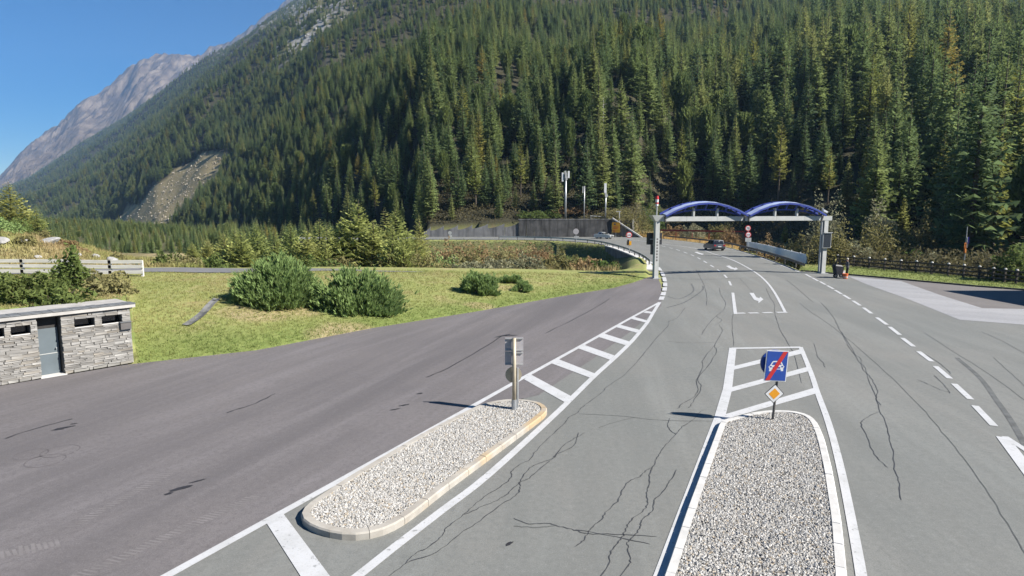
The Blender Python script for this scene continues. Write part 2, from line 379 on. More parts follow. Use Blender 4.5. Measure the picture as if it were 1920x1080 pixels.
t_0 = tab([-700, -300, 0, 100, 200, 300, 400, 500, 600, 700, 780, 800, 1000, 1150, 1190, 1240, 1300, 1360, 1420, 1500, 1600, 1700, 1800, 2000, 2300, 2700],
          [1600, 1500, 1250, 1050, 820, 560, 390, 280, 210, 172, 150, 143, 142.5, 142, 144, 149, 146, 139, 127, 110, 99, 95, 92, 84, 70, 58])
t_1 = tab([-700, 0, 200, 400, 600, 800, 1000, 1200, 1500, 2000, 2700], [4300, 4200, 3800, 3300, 2900, 2500, 2100, 1700, 1200, 900, 700])
_sk = [AE(x, y) for x, y in [(-700, 520), (-300, 450), (-100, 395), (0, 357), (50, 338), (155, 268), (233, 222), (295, 179), (358, 132), (389, 113), (420, 97), (467, 66), (505, 35), (552, 4), (600, -30), (700, -62), (850, -70), (1000, -75), (1200, -80), (1500, -85), (1900, -70), (2150, 0), (2700, 150)]]
e_1 = tab([a for a, _ in _sk], [e for _, e in _sk])
z_foot = tab([-700, 0, 200, 400, 600, 750, 800, 801, 975, 1186, 1200, 1390, 2700], [-25, -22, -16, -9, -4, -2, -.1, 2.2, 3.6, 3.6, .2, .2, .4])
t_mback = tab([-700, 2700], [60, 60])
z_mound = tab([-700, -200, 0, 60, 130, 200, 250, 320, 380], [6.4, 6.2, 5.9, 5.2, 4.0, 2.8, 2.0, 1.2, .2])
def H(a, t, rough=True):
    a = np.asarray(a, float); t = np.asarray(t, float); x = (a - 960) / F * t; y = t
    base = np.full(np.broadcast(a, t).shape, -.07)
    tf = t_front(a); tc = t_crest(a); zc = z_crest(a)
    # bank between the parking area and the path
    u = np.clip((t - tf) / np.maximum(tc - tf, .5), 0, 1); b1 = -.07 + (zc + .07) * np.sin(u * math.pi / 2) ** .9 + np.where(t > tf, .05, 0)
    tw = t_wall(a); ub = np.clip((t - tw - .9) / 1.2, 0, 1)
    b0 = np.where(ub > 0, -.07 + ub * 2.42, -.07) + np.where(t > tw + 2.1, (zc - 2.35) * sst(0, 1, (t - tw - 2.1) / (tc - tw - 2.1)), 0)
    k = sst(226, 240, a); bank = b0 * (1 - k) + b1 * k
    # behind the crest: mound with boulders on the left, bushy hollow in the middle
    hol = -2.6 * sst(1200, 1120, a) * sst(320, 420, a) - (z_foot(a) * -.25) * sst(800, 400, a) * sst(75, 140, t)
    zb = np.where(t > tc + 4.5, zc + (np.minimum(hol, zc) - zc) * sst(0, 10, t - tc - 4.5), zc)
    md = np.clip(z_mound(a) - zc, 0, 9) * sst(47.5, 60, t) * sst(105, 66, t)
    back = zb + md
    base = np.where((a < 1215), np.where(t < tc, bank, back), base)
    base = np.where(a < 1215, np.where(t < tf * (a > 240) + tw * (a <= 240), -.07, base), base)
    # far road bed
    tl = t_left(a); rd = sst(tl - 5.2, tl - 1.0, t) * (a > 560) * (a < 1243)
    base = np.where((a < 1243) & (t > tc + 4), base * (1 - rd) - .09 * rd, base)
    # right-hand verge
    tr = t_right(a)
    verge = np.where((a > 1500) & (t > tr + .1), .10 + .10 * sst(0, 5, t - tr), base)
    verge = np.where((a > 1385) & (a <= 1500) & (t > tr + 1.2), -.07 - 1.6 * sst(0, 6, t - tr - 1.2), verge)
    base = np.where(a > 1385, verge, base)
    # down the valley
    t0 = t_0(a); zf = z_foot(a)
    va = sst(.45, 1, t / t0) * (a < 760) * (t > 110); base = base * (1 - va) + zf * va
    # mountainside
    e0 = (zf - CAMH) / t0; t1 = t_1(a); r = t0 / t1; ei = (e_1(a) - e0 * r) / (1 - r)
    tt = np.clip(t, t0, t1); hm = CAMH + tt * (ei - (ei - e0) * t0 / tt) - np.maximum(t - t1, 0) * .35
    hm = hm + 17 * np.exp(-((x - 18 - (t - 150) * .3) / 20) ** 2) * sst(4, 50, t - t0) * sst(420, 200, t) + 15 * np.exp(-((x + 30 - (t - 300) * .15) / 38) ** 2) * sst(50, 150, t - t0) * sst(900, 480, t)
    hm = hm + 1.3 * sst(1186, 1215, a) * sst(1420, 1350, a) * sst(0, 26, t - t0)
    if rough:
        g = np.clip(t - t0, 0, None)
        ax = x * .76 + y * .65; al = -x * .65 + y * .76                 # up the slope / along the valley
        amp = np.minimum(g * .17, 62) * sst(1.02, .72, t / t1)
        rib = fbm(al / 150 + .5 * fbm(ax / 260, al / 260, 2, 40), ax / 620, 4, 11)
        hm = hm + amp * (rib * 1.15 - .1) + np.minimum(g * .035, 7) * fbm(x / 26, y / 26, 4, 23)
        n = fbm(x / 5, y / 5, 3, 3) * .10
        grassy = ((a < 1215) & (t > np.where(a > 240, tf + .8, tw + 3)))
        base = base + np.where(grassy, n * np.minimum(1, np.abs(t - tf) / 4), 0) + np.where((t > 62) & (a < 1100), fbm(x / 6, y / 6, 3, 8) * .5 * sst(62, 75, t) * (1 - rd), 0)
        base = base + np.where((a > 1500) & (t > tr + .3), n * .35, 0)
    return np.where(t > t0, hm, base)
def ground_z(x, y): return float(H(np.array(960 + F * x / y), np.array(float(y))))
av = np.arange(-420, 2420, 6.0)
tv = np.concatenate([np.linspace(4, 17.5, 8), np.arange(18, 62, .27), np.arange(62, 152, .85), np.exp(np.arange(math.log(152), math.log(5600), .0165))])
A, T = np.meshgrid(av, tv); Z = H(A, T); X = (A - 960) / F * T
nr, nc = A.shape
idx = np.arange(nr * nc).reshape(nr, nc)
q = np.stack([idx[:-1, :-1], idx[:-1, 1:], idx[1:, 1:], idx[1:, :-1]], -1).reshape(-1, 4)
me = mesh_np('ground', np.stack([X, T, Z], -1).reshape(-1, 3), q.ravel(), np.full(len(q), 4), [MA['ground']], smooth=True)
PX, PY = proj(X, T, Z)
def in_poly(px, py, poly):
    r = np.zeros(np.shape(px), bool); n = len(poly)
    for i in range(n):
        x0, y0 = poly[i]; x1, y1 = poly[i - 1]
        c = ((y0 > py) != (y1 > py)) & (px < (x1 - x0) * (py - y0) / ((y1 - y0) + 1e-9) + x0); r ^= c
    return r
SLIDE = [(170, 462), (185, 440), (250, 386), (330, 318), (390, 284), (436, 294), (405, 340), (358, 382), (315, 424), (285, 462)]
def slide_mask(px, py): 
    j = fbm(px / 22, py / 22, 3, 77) * 9; return in_poly(px + j, py + j, SLIDE)
t_fence = edge_tab([(1502, 492), (1545, 495), (1600, 500), (1658, 506), (1717, 511), (1777, 517), (1835, 523), (1883, 528), (1960, 536), (2020, 543), (2600, 580)], .2)
tf_ = np.where(A > 240, t_front(A), t_wall(A) + 2); fr = T > t_0(A)
lush = np.clip(sst(5.5, .5, T - tf_) * (T > tf_ - .5) * (A < 1215) + .85 * ((A > 1500) & (T < 64)), 0, 1) * (~fr)
fo = fr * 1.0; fo = np.maximum(fo, sst(.2, 1.2, T - t_fence(A)) * (A > 1500)); fo = np.maximum(fo, .6 * sst(62, 70, T) * (A < 1180) * (T < t_left(A) - 1.5) * (A > 300))  # forest tone also painted over hollow and embankment in place of shade
sl = (slide_mask(PX, PY) & fr) * 1.0
sl = np.maximum(sl, (.35 + .5 * (fbm(X / 4, T / 4, 3, 31) > .05)) * ((T > 47.5) & (T < 105) & (A < 380)))
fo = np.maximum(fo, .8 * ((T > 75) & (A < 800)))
sl = np.maximum(sl, .8 * ((A > 1190) & (A < 1400) & (T > t_right(A)) & (T < t_0(A) + 2)))
for _px, _py, _r in ((478, 588, 2.3), (560, 580, 1.6), (652, 598, 2.5), (898, 556, 1.2)):
    _p = P(_px, _py, .7); sl = np.maximum(sl, .85 * sst(_r, _r * .55, np.hypot(X - _p.x, (T - _p.y) * 1.2) + .5 * fbm(X, T, 3, 12)))
ele = (Z - CAMH) / T
bare = sst(.22, .36, ele + .16 * fbm(X / 160, T / 160, 4, 51)) * sst(700, 600, A) * fr
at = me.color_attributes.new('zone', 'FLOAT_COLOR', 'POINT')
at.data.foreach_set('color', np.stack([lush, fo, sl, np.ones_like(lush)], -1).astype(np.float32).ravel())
at = me.attributes.new('alpine', 'FLOAT', 'POINT'); at.data.foreach_set('value', bare.astype(np.float32).ravel())
GROUND = struct('ground', me)

# bare rock mountain beyond the forested slope
rk = [(-700, 560), (-300, 470), (-60, 372), (0, 336), (39, 288), (89, 249), (144, 196), (187, 177), (233, 136), (257, 109), (272, 102), (319, 100), (338, 97), (362, 104), (389, 93), (428, 76), (459, 60), (520, 10), (620, -60), (760, -120)]
rka = [AE(*p) for p in rk]; e_r = tab([a for a, _ in rka], [e for _, e in rka])
ra = np.arange(-420, 800, 3.0); rt = np.linspace(3600, 6400, 150); RA, RT = np.meshgrid(ra, rt)
RX = (RA - 960) / F * RT; hr = CAMH + 5600 * e_r(RA)
u = np.clip((RT - 3600) / 2000, 0, 1); RZ = hr * (.18 + .82 * u ** 1.1) - np.maximum(RT - 5600, 0) * .6
rid = 1 - np.abs(fbm(RX / 330 + .4 * fbm(RX / 500, RT / 500, 3, 4), RT / 1500, 5, 61)) * 2
RZ = RZ + (rid - .6) * 150 * sst(0, .3, u) * (1 - .75 * sst(.86, 1, u)) + fbm(RX / 90, RT / 160, 4, 71) * 34 * (1 - .6 * sst(.8, 1, u)) + fbm(RX / 60, RT * 0, 4, 75) * 34 * sst(.75, 1, u)
nr2, nc2 = RA.shape; idx = np.arange(nr2 * nc2).reshape(nr2, nc2)
q = np.stack([idx[:-1, :-1], idx[:-1, 1:], idx[1:, 1:], idx[1:, :-1]], -1).reshape(-1, 4)
me = mesh_np('mountain', np.stack([RX, RT, RZ], -1).reshape(-1, 3), q.ravel(), np.full(len(q), 4), [MA['mount']], smooth=False)
rpx, rpy = proj(RX, RT, RZ)
scree = sst(-25, 45, (rpx - 395) * .35 + (rpy - 95) * .62 - 25 + 40 * fbm(RX / 300, RT / 300, 4, 81))
at = me.attributes.new('scree', 'FLOAT', 'POINT'); at.data.foreach_set('value', scree.astype(np.float32).ravel())
struct('mountain', me)

# ------------------------------------------------------------------ roads and paving
def pp(pts, z=0.0): return [P(x, y) + Vector((0, 0, z)) for x, y in pts]
def smooth_pts(pts, n=4):
    out = []
    for i in range(len(pts) - 1):
        p0 = pts[max(i - 1, 0)]; p1 = pts[i]; p2 = pts[i + 1]; p3 = pts[min(i + 2, len(pts) - 1)]
        for k in range(n):
            t = k / n; out.append(.5 * ((2 * p1) + (p2 - p0) * t + (2 * p0 - 5 * p1 + 4 * p2 - p3) * t * t + (3 * p1 - p0 - 3 * p2 + p3) * t ** 3))
    out.append(pts[-1]); return out
lot_bound = [(1240, 552), (1240, 574), (1182, 622), (1110, 674), (1010, 741), (935, 757), (760, 843), (560, 945), (312, 1080), (0, 1262), (-500, 1600)]
rpoly = smooth_pts(pp(left_edge)) + pp([(1180, 618), (1000, 740), (700, 860), (300, 1080), (-300, 1600), (2600, 1600), (3000, 760)]) + pp(kerb_line[::-1]) + smooth_pts(pp(right_edge[::-1]))[1:]
ROAD = struct('road', MB().sheet(rpoly).mesh('road', 'road'))
lot = pp([(-700, 842), (-40, 730.5), (236, 684), (245, 683)] + front_pts[1:] + [(1222, 518.5), (1234, 522), (1240, 535)] + lot_bound, .004)
LOT = struct('parking_lot', MB().sheet(lot).mesh('parking_lot', 'lot'))
strip_px = [(1591, 518.5), (1689, 527), (1762, 553), (1842, 578), (2000, 581), (2500, 590), (2500, 640), (1920, 609), (1800, 600), (1700, 560), (1624, 533)]
STRIP = struct('concrete_strip', MB().sheet(pp(strip_px, .008)).mesh('concrete_strip', 'conc_strip'))
fc = [(1600, 519)] + kerb_line[3:] + [(2500, 640), (2000, 600), (1842, 578.5), (1762, 553.5), (1689, 527.5)]
FORE = struct('forecourt', MB().sheet(pp(fc, .004)).mesh('forecourt', 'fore'))
# path along the top of the bank
pm = MB(); pc = []
for a in np.arange(-420, 800, 12.0):
    tc = float(t_crest(a)) + .4; w = 3.4 if a < 430 else max(.2, 3.4 - (a - 430) * .009)
    pc.append((a, tc, w))
vs = []; fs = []
for i, (a, tc, w) in enumerate(pc):
    for k in range(4):
        t = tc + w * k / 3; z = float(H(np.array(a), np.array(t))) + .05
        vs.append(((a - 960) / F * t, t, z))
    if i: b = 4 * i; fs += [(b - 4 + k, b + k, b + k + 1, b - 3 + k) for k in range(3)]
pm.add(vs, fs); struct('path', pm.mesh('path', 'path', smooth=True))

dm = MB(); dvs = []; dfs = []
for i in range(13):                     # stone lined drain running down the bank
    u = i / 12; px = 350 + 62 * u + 4 * math.sin(u * 5); a = px; py = 612 - 50 * u; ts = np.linspace(22, 44, 900); dx, dy, dz = ray(px, py); aa = 960 + F * dx / dy; zz = H(np.full_like(ts, aa), ts); ok = np.nonzero(zz >= CAMH + dz / dy * ts)[0]; t = ts[ok[0]] if len(ok) else 35
    for sx in (-.22, 0, .22): dvs.append(((aa - 960) / F * t + sx, t, float(H(np.array(aa), np.array(t))) + (.06 if sx == 0 else .10)))
    if i: b = 3 * i; dfs += [(b - 3, b - 2, b + 1, b), (b - 2, b - 1, b + 2, b + 1)]
struct('drain_channel', dm.add(dvs, dfs).mesh('drain_channel', 'wall_light'))
def marking(name, pts_px, w=None, z=.012, mat='paint', parent=None, sm=False):
    parent = parent or ROAD; g = pp(pts_px)
    if sm: g = smooth_pts(g)
    mb = MB().sheet([p + Vector((0, 0, z)) for p in g]) if w is None else MB().strip(g, w, z)
    return part(name, mb, mat, parent)
z3 = lambda x, y: (940 + .2037 * x, 560 + .2037 * y)
zg = lambda x, y: (1180 + .2407 * x, 340 + .2407 * y)
marking('edge_line', [(-200, 1376), (305, 1085), (640, 900), (975, 712), (1100, 643), (1180, 598), (1237, 567)], .19)
marking('edge_line', [(600, 1135), (672, 1080), (735, 1030), (830, 957), (917, 890), (1038, 780), (1072, 747), (1117, 703), (1154, 670), (1182, 643), (1201, 621), (1215, 603), (1225, 586), (1237, 567)], .2, .0125, sm=True)
for l0, l1, r1, r0 in [((270, 700), (210, 745), (590, 960), (650, 905)), ((515, 555), (455, 595), (830, 735), (870, 695)), ((755, 425), (695, 455), (1000, 565), (1040, 525)),
                       ((935, 320), (880, 350), (1140, 430), (1190, 400)), ((1085, 240), (1045, 260), (1245, 315), (1275, 290)), ((1225, 170), (1195, 187), (1320, 220), (1350, 205)), ((1335, 115), (1305, 130), (1390, 140), (1400, 125))]:
    marking('hatch_bar', [z3(*l0), z3(*l1), z3(*r1), z3(*r0)], z=.0135)
marking('hatch_bar', [(500, 982), (532, 965), (640, 1110), (582, 1110)], z=.0135)
for i in range(11):     # dotted edge line by the gantry
    a = (1205 + 0, 0)
ed = smooth_pts(pp([(1206, 484), (1222, 493), (1234, 501), (1243, 515), (1247, 530), (1246, 543), (1242, 556), (1237, 567)]), 6)
for i in range(0, len(ed) - 3, 4): part('edge_dash', MB().strip(ed[i:i + 4], .34, .012), 'paint', ROAD)
cd = [((240, 487), (560, 530), (640, 560), (800, 610), (950, 690), (1050, 760), (1130, 860), (1215, 1022))][0]
marking('lane_line', [zg(*p) for p in ((0, 455), (100, 465), (240, 487), (400, 505), (560, 532), (640, 560), (800, 612), (950, 690), (1050, 765), (1130, 865), (1215, 1022))], .17, sm=True)
dd = [zg(*p) for p in ((200, 490), (240, 500), (300, 515), (355, 528), (412, 547), (470, 568), (522, 590), (570, 616), (622, 647), (676, 682), (730, 721), (771, 769), (798, 828))]
dw = smooth_pts(pp(dd), 6)
for i in range(len(dd) - 1): part('lane_dash', MB().strip(dw[6 * i + 1:6 * i + 5], .17, .012), 'paint', ROAD)
marking('lane_line', [(1374, 549), (1376, 565), (1379, 589)], .2)
for x0, x1, y in ((1377.4, 1397, 587.6), (1404, 1422, 587.2), (1430, 1448, 586.6), (1456, 1475.5, 586)): marking('give_way_dash', [(x0, y), (x1, y - .4)], .32, .0125)
marking('turn_arrow', [zg(*p) for p in ((935, 870), (968, 870), (990, 905), (1015, 912), (1018, 899), (1044, 920), (1005, 950), (1006, 934), (972, 924))])
marking('turn_arrow', [zg(*p) for p in ((752, 660), (780, 656), (802, 671), (824, 678), (828, 670), (846, 684), (816, 694), (818, 687), (790, 683))])
marking('turn_arrow', [zg(*p) for p in ((505, 552), (530, 550), (552, 559), (568, 563), (582, 566), (566, 573), (560, 570), (540, 566))])
for x0, y0, x1, y1 in [(1510, 514, 1521, 520), (1523, 521, 1534, 527), (1537, 528, 1548, 534), (1551, 535.5, 1563, 542), (1565.5, 544, 1578, 551.5), (1581, 553, 1594, 561), (1599, 564, 1613, 573), (1619, 577, 1634, 588),
                       (1644, 595.5, 1663, 609), (1668, 613, 1687, 628), (1692, 634, 1713, 650), (1722, 659, 1747, 678), (1754, 687, 1781, 710), (1789, 720, 1820, 749), (1828, 761, 1864, 799)]:
    marking('edge_dash', [(x0, y0), ((x0 + x1) / 2, (y0 + y1) / 2), (x1, y1)], .2)
marking('edge_line', [(1240, 448.5), (1300, 455.5), (1360, 464.5), (1400, 475), (1440, 488), (1470, 499.5), (1502, 511.5)], .15, sm=True)
marking('hatch_line', [(1880, 820), (1935, 893), (2050, 1050)], .3); marking('hatch_line', [(1884, 819), (1960, 868), (2200, 1010)], .17, .0125)
marking('edge_line', [(620, 448.3), (800, 448.1), (1000, 449), (1060, 451), (1120, 455.8), (1165, 465.5), (1202, 480.5)], .15, sm=True)
marking('lane_line', [(620, 446.4), (800, 446.2), (1000, 446.4), (1100, 447.5), (1180, 449.4)], .14, sm=True)
z5 = lambda x, y: (1240 + .2592 * x, 600 + .2592 * y)
ISL_L = [(1374, 653), (1364, 730), (1349, 784), (1318, 870), (1282, 970), (1243, 1080), (1180, 1250)]
marking('edge_line', ISL_L, .30); marking('edge_line', [(1501, 651), (1520, 698), (1533, 737), (1550, 783), (1565, 833), (1581, 900), (1599, 990), (1615, 1080), (1640, 1250)], .18, sm=True)
marking('edge_line', [(1373.5, 653.5), (1503, 651.5)], .27, .0125)
for qd in ([(1376, 687), (1375, 694), (1510, 662), (1506, 654)], [(1367, 728), (1366, 736.5), (1518, 696), (1515, 688)], [(1358, 778), (1352, 789), (1532, 738), (1529, 727)]): marking('hatch_bar', qd, z=.0135)

# cracks sealed with tar
CR = [
 [(1254, 601), (1253, 611), (1243, 621), (1221, 646), (1195, 678), (1168, 705), (1144, 721), (1134, 729), (1131, 735), (1109, 751), (1091, 764), (1083, 774), (1069, 781), (1056, 797), (1026, 824), (1006, 845), (992, 863), (976, 870), (960, 884), (957, 897), (944, 909), (900, 938), (870, 965), (837, 990), (830, 1005), (805, 1025), (777, 1040), (760, 1057), (733, 1078), (700, 1110)],
 [(1097, 811), (1078, 822), (1056, 836), (1044, 852), (1037, 859), (1011, 869), (994, 877), (978, 897), (974, 905), (956, 922), (933, 938), (900, 952), (868, 966)],
 [(1085, 811), (1076, 836), (1044, 852), (1036, 861), (1014, 877), (992, 897), (975, 905), (976, 913), (967, 930), (936, 949), (900, 976), (860, 1003), (820, 1035), (765, 1055)],
 [(1267, 815), (1253, 830), (1239, 847), (1231, 861), (1224, 877), (1218, 891), (1218, 908), (1213, 924), (1214, 944), (1206, 958), (1186, 972), (1175, 988), (1167, 1008), (1158, 1019), (1144, 1038), (1142, 1058), (1110, 1100)],
 [(1224, 876), (1211, 883), (1200, 894), (1181, 902), (1169, 916), (1161, 936), (1139, 958), (1128, 974), (1111, 988), (1100, 1002), (1092, 1016), (1078, 1026)],
 [(1269, 881), (1256, 902), (1247, 919), (1228, 938), (1222, 958), (1203, 977), (1201, 988), (1189, 1005), (1178, 1016), (1178, 1030), (1182, 1049), (1178, 1061), (1150, 1095)],
 [(963, 972), (992, 983), (1028, 981), (1042, 986), (1078, 994), (1103, 1001), (1150, 1002), (1233, 1006)], [(1078, 993), (1139, 1004), (1218, 1020)],
 [(1348, 610), (1354, 621), (1340, 647), (1344, 657), (1332, 680), (1310, 709), (1315, 727), (1302, 750), (1291, 766)],
 [(1340, 647), (1318, 675), (1318, 688), (1306, 714), (1309, 730), (1301, 745), (1281, 756), (1271, 766)],
 [(1349, 540), (1351, 551), (1360, 567), (1356, 582), (1344, 593), (1353, 600), (1340, 611)], [(1347, 589), (1333, 602), (1322, 616), (1316, 628)],
 [(1374, 589), (1373, 613), (1376, 649)], [(1436, 540), (1444, 558), (1452, 571), (1453, 587), (1462, 616), (1480, 648), (1491, 671), (1503, 719)],
 [(1473, 524), (1491, 538), (1524, 566)],
 [(1539, 567), (1560, 591), (1573, 616), (1596, 651), (1609, 676), (1622, 690), (1629, 715), (1641, 740), (1650, 771), (1661, 792), (1668, 824), (1675, 849), (1678, 880), (1685, 901), (1689, 938)],
 [(1578, 622), (1590, 648), (1602, 664), (1613, 672), (1618, 692), (1633, 708), (1645, 733), (1643, 748), (1652, 760)],
 [(1650, 771), (1622, 785), (1615, 796), (1626, 820), (1640, 852), (1664, 877)], [(1267, 815), (1256, 806), (1252, 797), (1255, 784)], [(1267, 815), (1280, 800), (1296, 790), (1318, 768)],
 [(1526, 644), (1533, 668), (1543, 680), (1547, 689)], [(1718, 711), (1748, 724), (1766, 732), (1783, 736)], [(1751, 704), (1770, 722), (1782, 738)], [(1735, 664), (1760, 680), (1780, 698), (1782, 702)],
 [(1305, 505), (1318, 530), (1325, 552), (1325, 573)], [(1285, 576), (1270, 596), (1253, 603)],
]
def wiggle(pts, n=5, amp=.035):
    g = smooth_pts(pp(pts), n); return [p + Vector((random.uniform(-amp, amp), random.uniform(-amp, amp), 0)) for p in g]
for c in CR:
    g = wiggle(c, 5, .018); ws = [random.uniform(.010, .030) for _ in g]; ws[0] = ws[-1] = .008
    part('crack_seal', MB().strip(g, ws, .007), 'tar', ROAD)
FINE = [[(1500, 569), (1522, 586), (1556, 609), (1596, 641), (1640, 679), (1682, 718), (1728, 764), (1766, 810), (1808, 859), (1847, 915), (1900, 1000), (1940, 1065)],
        [(1733, 624), (1798, 666), (1854, 701), (1920, 750), (1990, 800)], [(1085, 776), (1160, 780), (1240, 788), (1345, 790)], [(1840, 622), (1880, 640), (1930, 668)], [(1862, 670), (1890, 695), (1925, 728)],
        [(1387, 522), (1400, 536), (1415, 553)], [(1122, 802), (1160, 790), (1190, 783)], [(963, 987), (1011, 989), (1042, 986)], [(1250, 640), (1290, 643), (1340, 642)]]
for c in FINE:
    g = wiggle(c, 5, .02); part('hairline_crack', MB().strip(g, .022, .006), 'tar_soft', ROAD)
for c, w in (([(1794, 671), (1837, 708), (1868, 750), (1893, 785), (1920, 831), (1945, 880)], .16), ([(1250, 520), (1300, 524), (1380, 522), (1440, 520)], .10), ([(1252, 556), (1275, 560), (1300, 546), (1296, 532)], .12), ([(1250, 577), (1285, 566), (1316, 545), (1318, 536)], .12)):
    part('skid_mark', MB().strip(smooth_pts(pp(c), 6), w, .005), 'skid', ROAD)
def blob(px, py, rx, ry, rot, mat, parent, z=.009):
    c = P(px, py); pts = []
    for i in range(14):
        t = 2 * math.pi * i / 14; r = random.uniform(.7, 1.15); x = math.cos(t) * rx * r; y = math.sin(t) * ry * r
        pts.append(c + Vector((x * math.cos(rot) - y * math.sin(rot), x * math.sin(rot) + y * math.cos(rot), z)))
    part('oil_stain', MB().sheet(pts), mat, parent)
for b in [(340, 916, .26, .09, .7), (317, 926, .1, .05, .7), (372, 902, .2, .04, .7), (787, 738, .12, .07, .6), (758, 760, .22, .06, .6), (740, 768, .2, .05, .6), (955, 1020, .1, .04, .8), (122, 802, .25, .08, .7), (108, 806, .16, .06, .4), (138, 795, .1, .05, .4), (942, 630, .6, .12, .75), (958, 629, .35, .12, .2)]:
    blob(*b, 'stain', ROAD if b[0] == 955 else LOT)
for c in ([(425, 775), (450, 766), (480, 756), (515, 738)], [(940, 631), (900, 656), (840, 690), (800, 708)], [(10, 822), (60, 806), (134, 786)], [(1022, 625), (1070, 602), (1125, 572), (1142, 560)]):
    g = wiggle(c, 4, .03); ws = [random.uniform(.02, .07) for _ in g]; part('tar_streak', MB().strip(g, ws, .009), 'stain', LOT)
def tread(px0, px1, n, w, lw):          # pale diamond tread print of a heavy vehicle
    a, b = P(*px0), P(*px1); d = (b - a).normalized(); nn = Vector((-d.y, d.x, 0)); mb = MB()
    for i in range(n):
        c = a + (b - a) * (i / n); r = random.uniform(.5, 1)
        mb.add([c - nn * w * r + d * .08 + Vector((0, 0, .0065)), c - nn * w * r + d * (.08 + lw) + Vector((0, 0, .0065)), c + nn * w * r + d * lw + Vector((0, 0, .0065)), c + nn * w * r + Vector((0, 0, .0065))], [(0, 1, 2, 3)])
    part('tread_print', mb, 'dust', LOT, kind='stuff')
tread((-30, 1048), (110, 1018), 12, .22, .06); tread((130, 990), (330, 880), 26, .14, .04); tread((140, 1085), (480, 930), 38, .16, .04)
for cx, cy, rr in ((58, 852, .36), (85, 864, .42), (113, 846, .42)):
    c = P(cx, cy); mb = MB()
    mb.strip([c + Vector((math.cos(t) * rr, math.sin(t) * rr, 0)) for t in np.linspace(0, 6.1, 26)], .03, .0065)
    part('tyre_mark', mb, 'skid_lot', LOT)

gx = []
for _ in range(2600):                   # grit and leaf litter washed onto the edge of the lot
    u = random.uniform(0, len(front_pts) - 1.001); i = int(u); f = u - i; q = P(front_pts[i][0] * (1 - f) + front_pts[i + 1][0] * f, front_pts[i][1] * (1 - f) + front_pts[i + 1][1] * f); gx.append((q.x + random.gauss(0, .12), q.y - abs(random.gauss(0, .45))))
gx = np.array(gx); m_ = len(gx); bs = np.array([(1, 0, 0), (0, 1, 0), (-1, 0, 0), (0, -1, 0), (0, 0, .7)], float); sz_ = rng.uniform(.006, .022, (m_, 1, 1))
gv = bs[None] * sz_ * rng.uniform(.6, 1.3, (m_, 5, 1)) + np.stack([gx[:, 0], gx[:, 1], np.full(m_, .008)], 1)[:, None]; gf = (np.array([(0, 1, 4), (1, 2, 4), (2, 3, 4), (3, 0, 4)])[None] + (np.arange(m_) * 5)[:, None, None]).reshape(-1)
tag(struct('grit', mesh_np('grit', gv.reshape(-1, 3), gf, np.full(len(gf) // 3, 3), [MA['debris_grit']]), 'stuff'), 'loose grit scattered along the grassy edge of the parking area', 'grit')
# ------------------------------------------------------------------ traffic islands
def offset_poly(pts, d):
    n = len(pts); out = []
    for i in range(n):
        a = (pts[i] - pts[i - 1]).normalized(); b = (pts[(i + 1) % n] - pts[i]).normalized(); na = Vector((-a.y, a.x, 0)); nb = Vector((-b.y, b.x, 0))
        m = (na + nb); m = m / max(.4, m.dot(na) if m.length else 1); out.append(pts[i] + m * d)
    return out
def stones_in(poly, n, rmin, rmax, z0, z1):
    xs = np.array([p.x for p in poly]); ys = np.array([p.y for p in poly]); P2 = [(p.x, p.y) for p in poly]
    cx = rng.uniform(xs.min(), xs.max(), n * 3); cy = rng.uniform(ys.min(), ys.max(), n * 3); k = in_poly(cx, cy, P2); cx, cy = cx[k][:n], cy[k][:n]; m = len(cx)
    base = np.array([(1, 0, 0), (0, 1, 0), (-1, 0, 0), (0, -1, 0), (0, 0, 1), (0, 0, -1)], float)
    r = rng.uniform(rmin, rmax, (m, 1, 1)); v = base[None] * r * rng.uniform(.55, 1.15, (m, 6, 1)); v = v + rng.normal(0, .18, (m, 6, 3)) * r
    v[:, :, 2] *= .75; ang = rng.uniform(0, 6.28, m); c, s = np.cos(ang)[:, None], np.sin(ang)[:, None]
    x = v[:, :, 0] * c - v[:, :, 1] * s; y = v[:, :, 0] * s + v[:, :, 1] * c
    v = np.stack([x + cx[:, None], y + cy[:, None], v[:, :, 2] + rng.uniform(z0, z1, (m, 1))], -1)
    f = np.array([(0, 1, 4), (1, 2, 4), (2, 3, 4), (3, 0, 4), (1, 0, 5), (2, 1, 5), (3, 2, 5), (0, 3, 5)])
    ff = (f[None] + (np.arange(m) * 6)[:, None, None]).reshape(-1); return v.reshape(-1, 3), ff
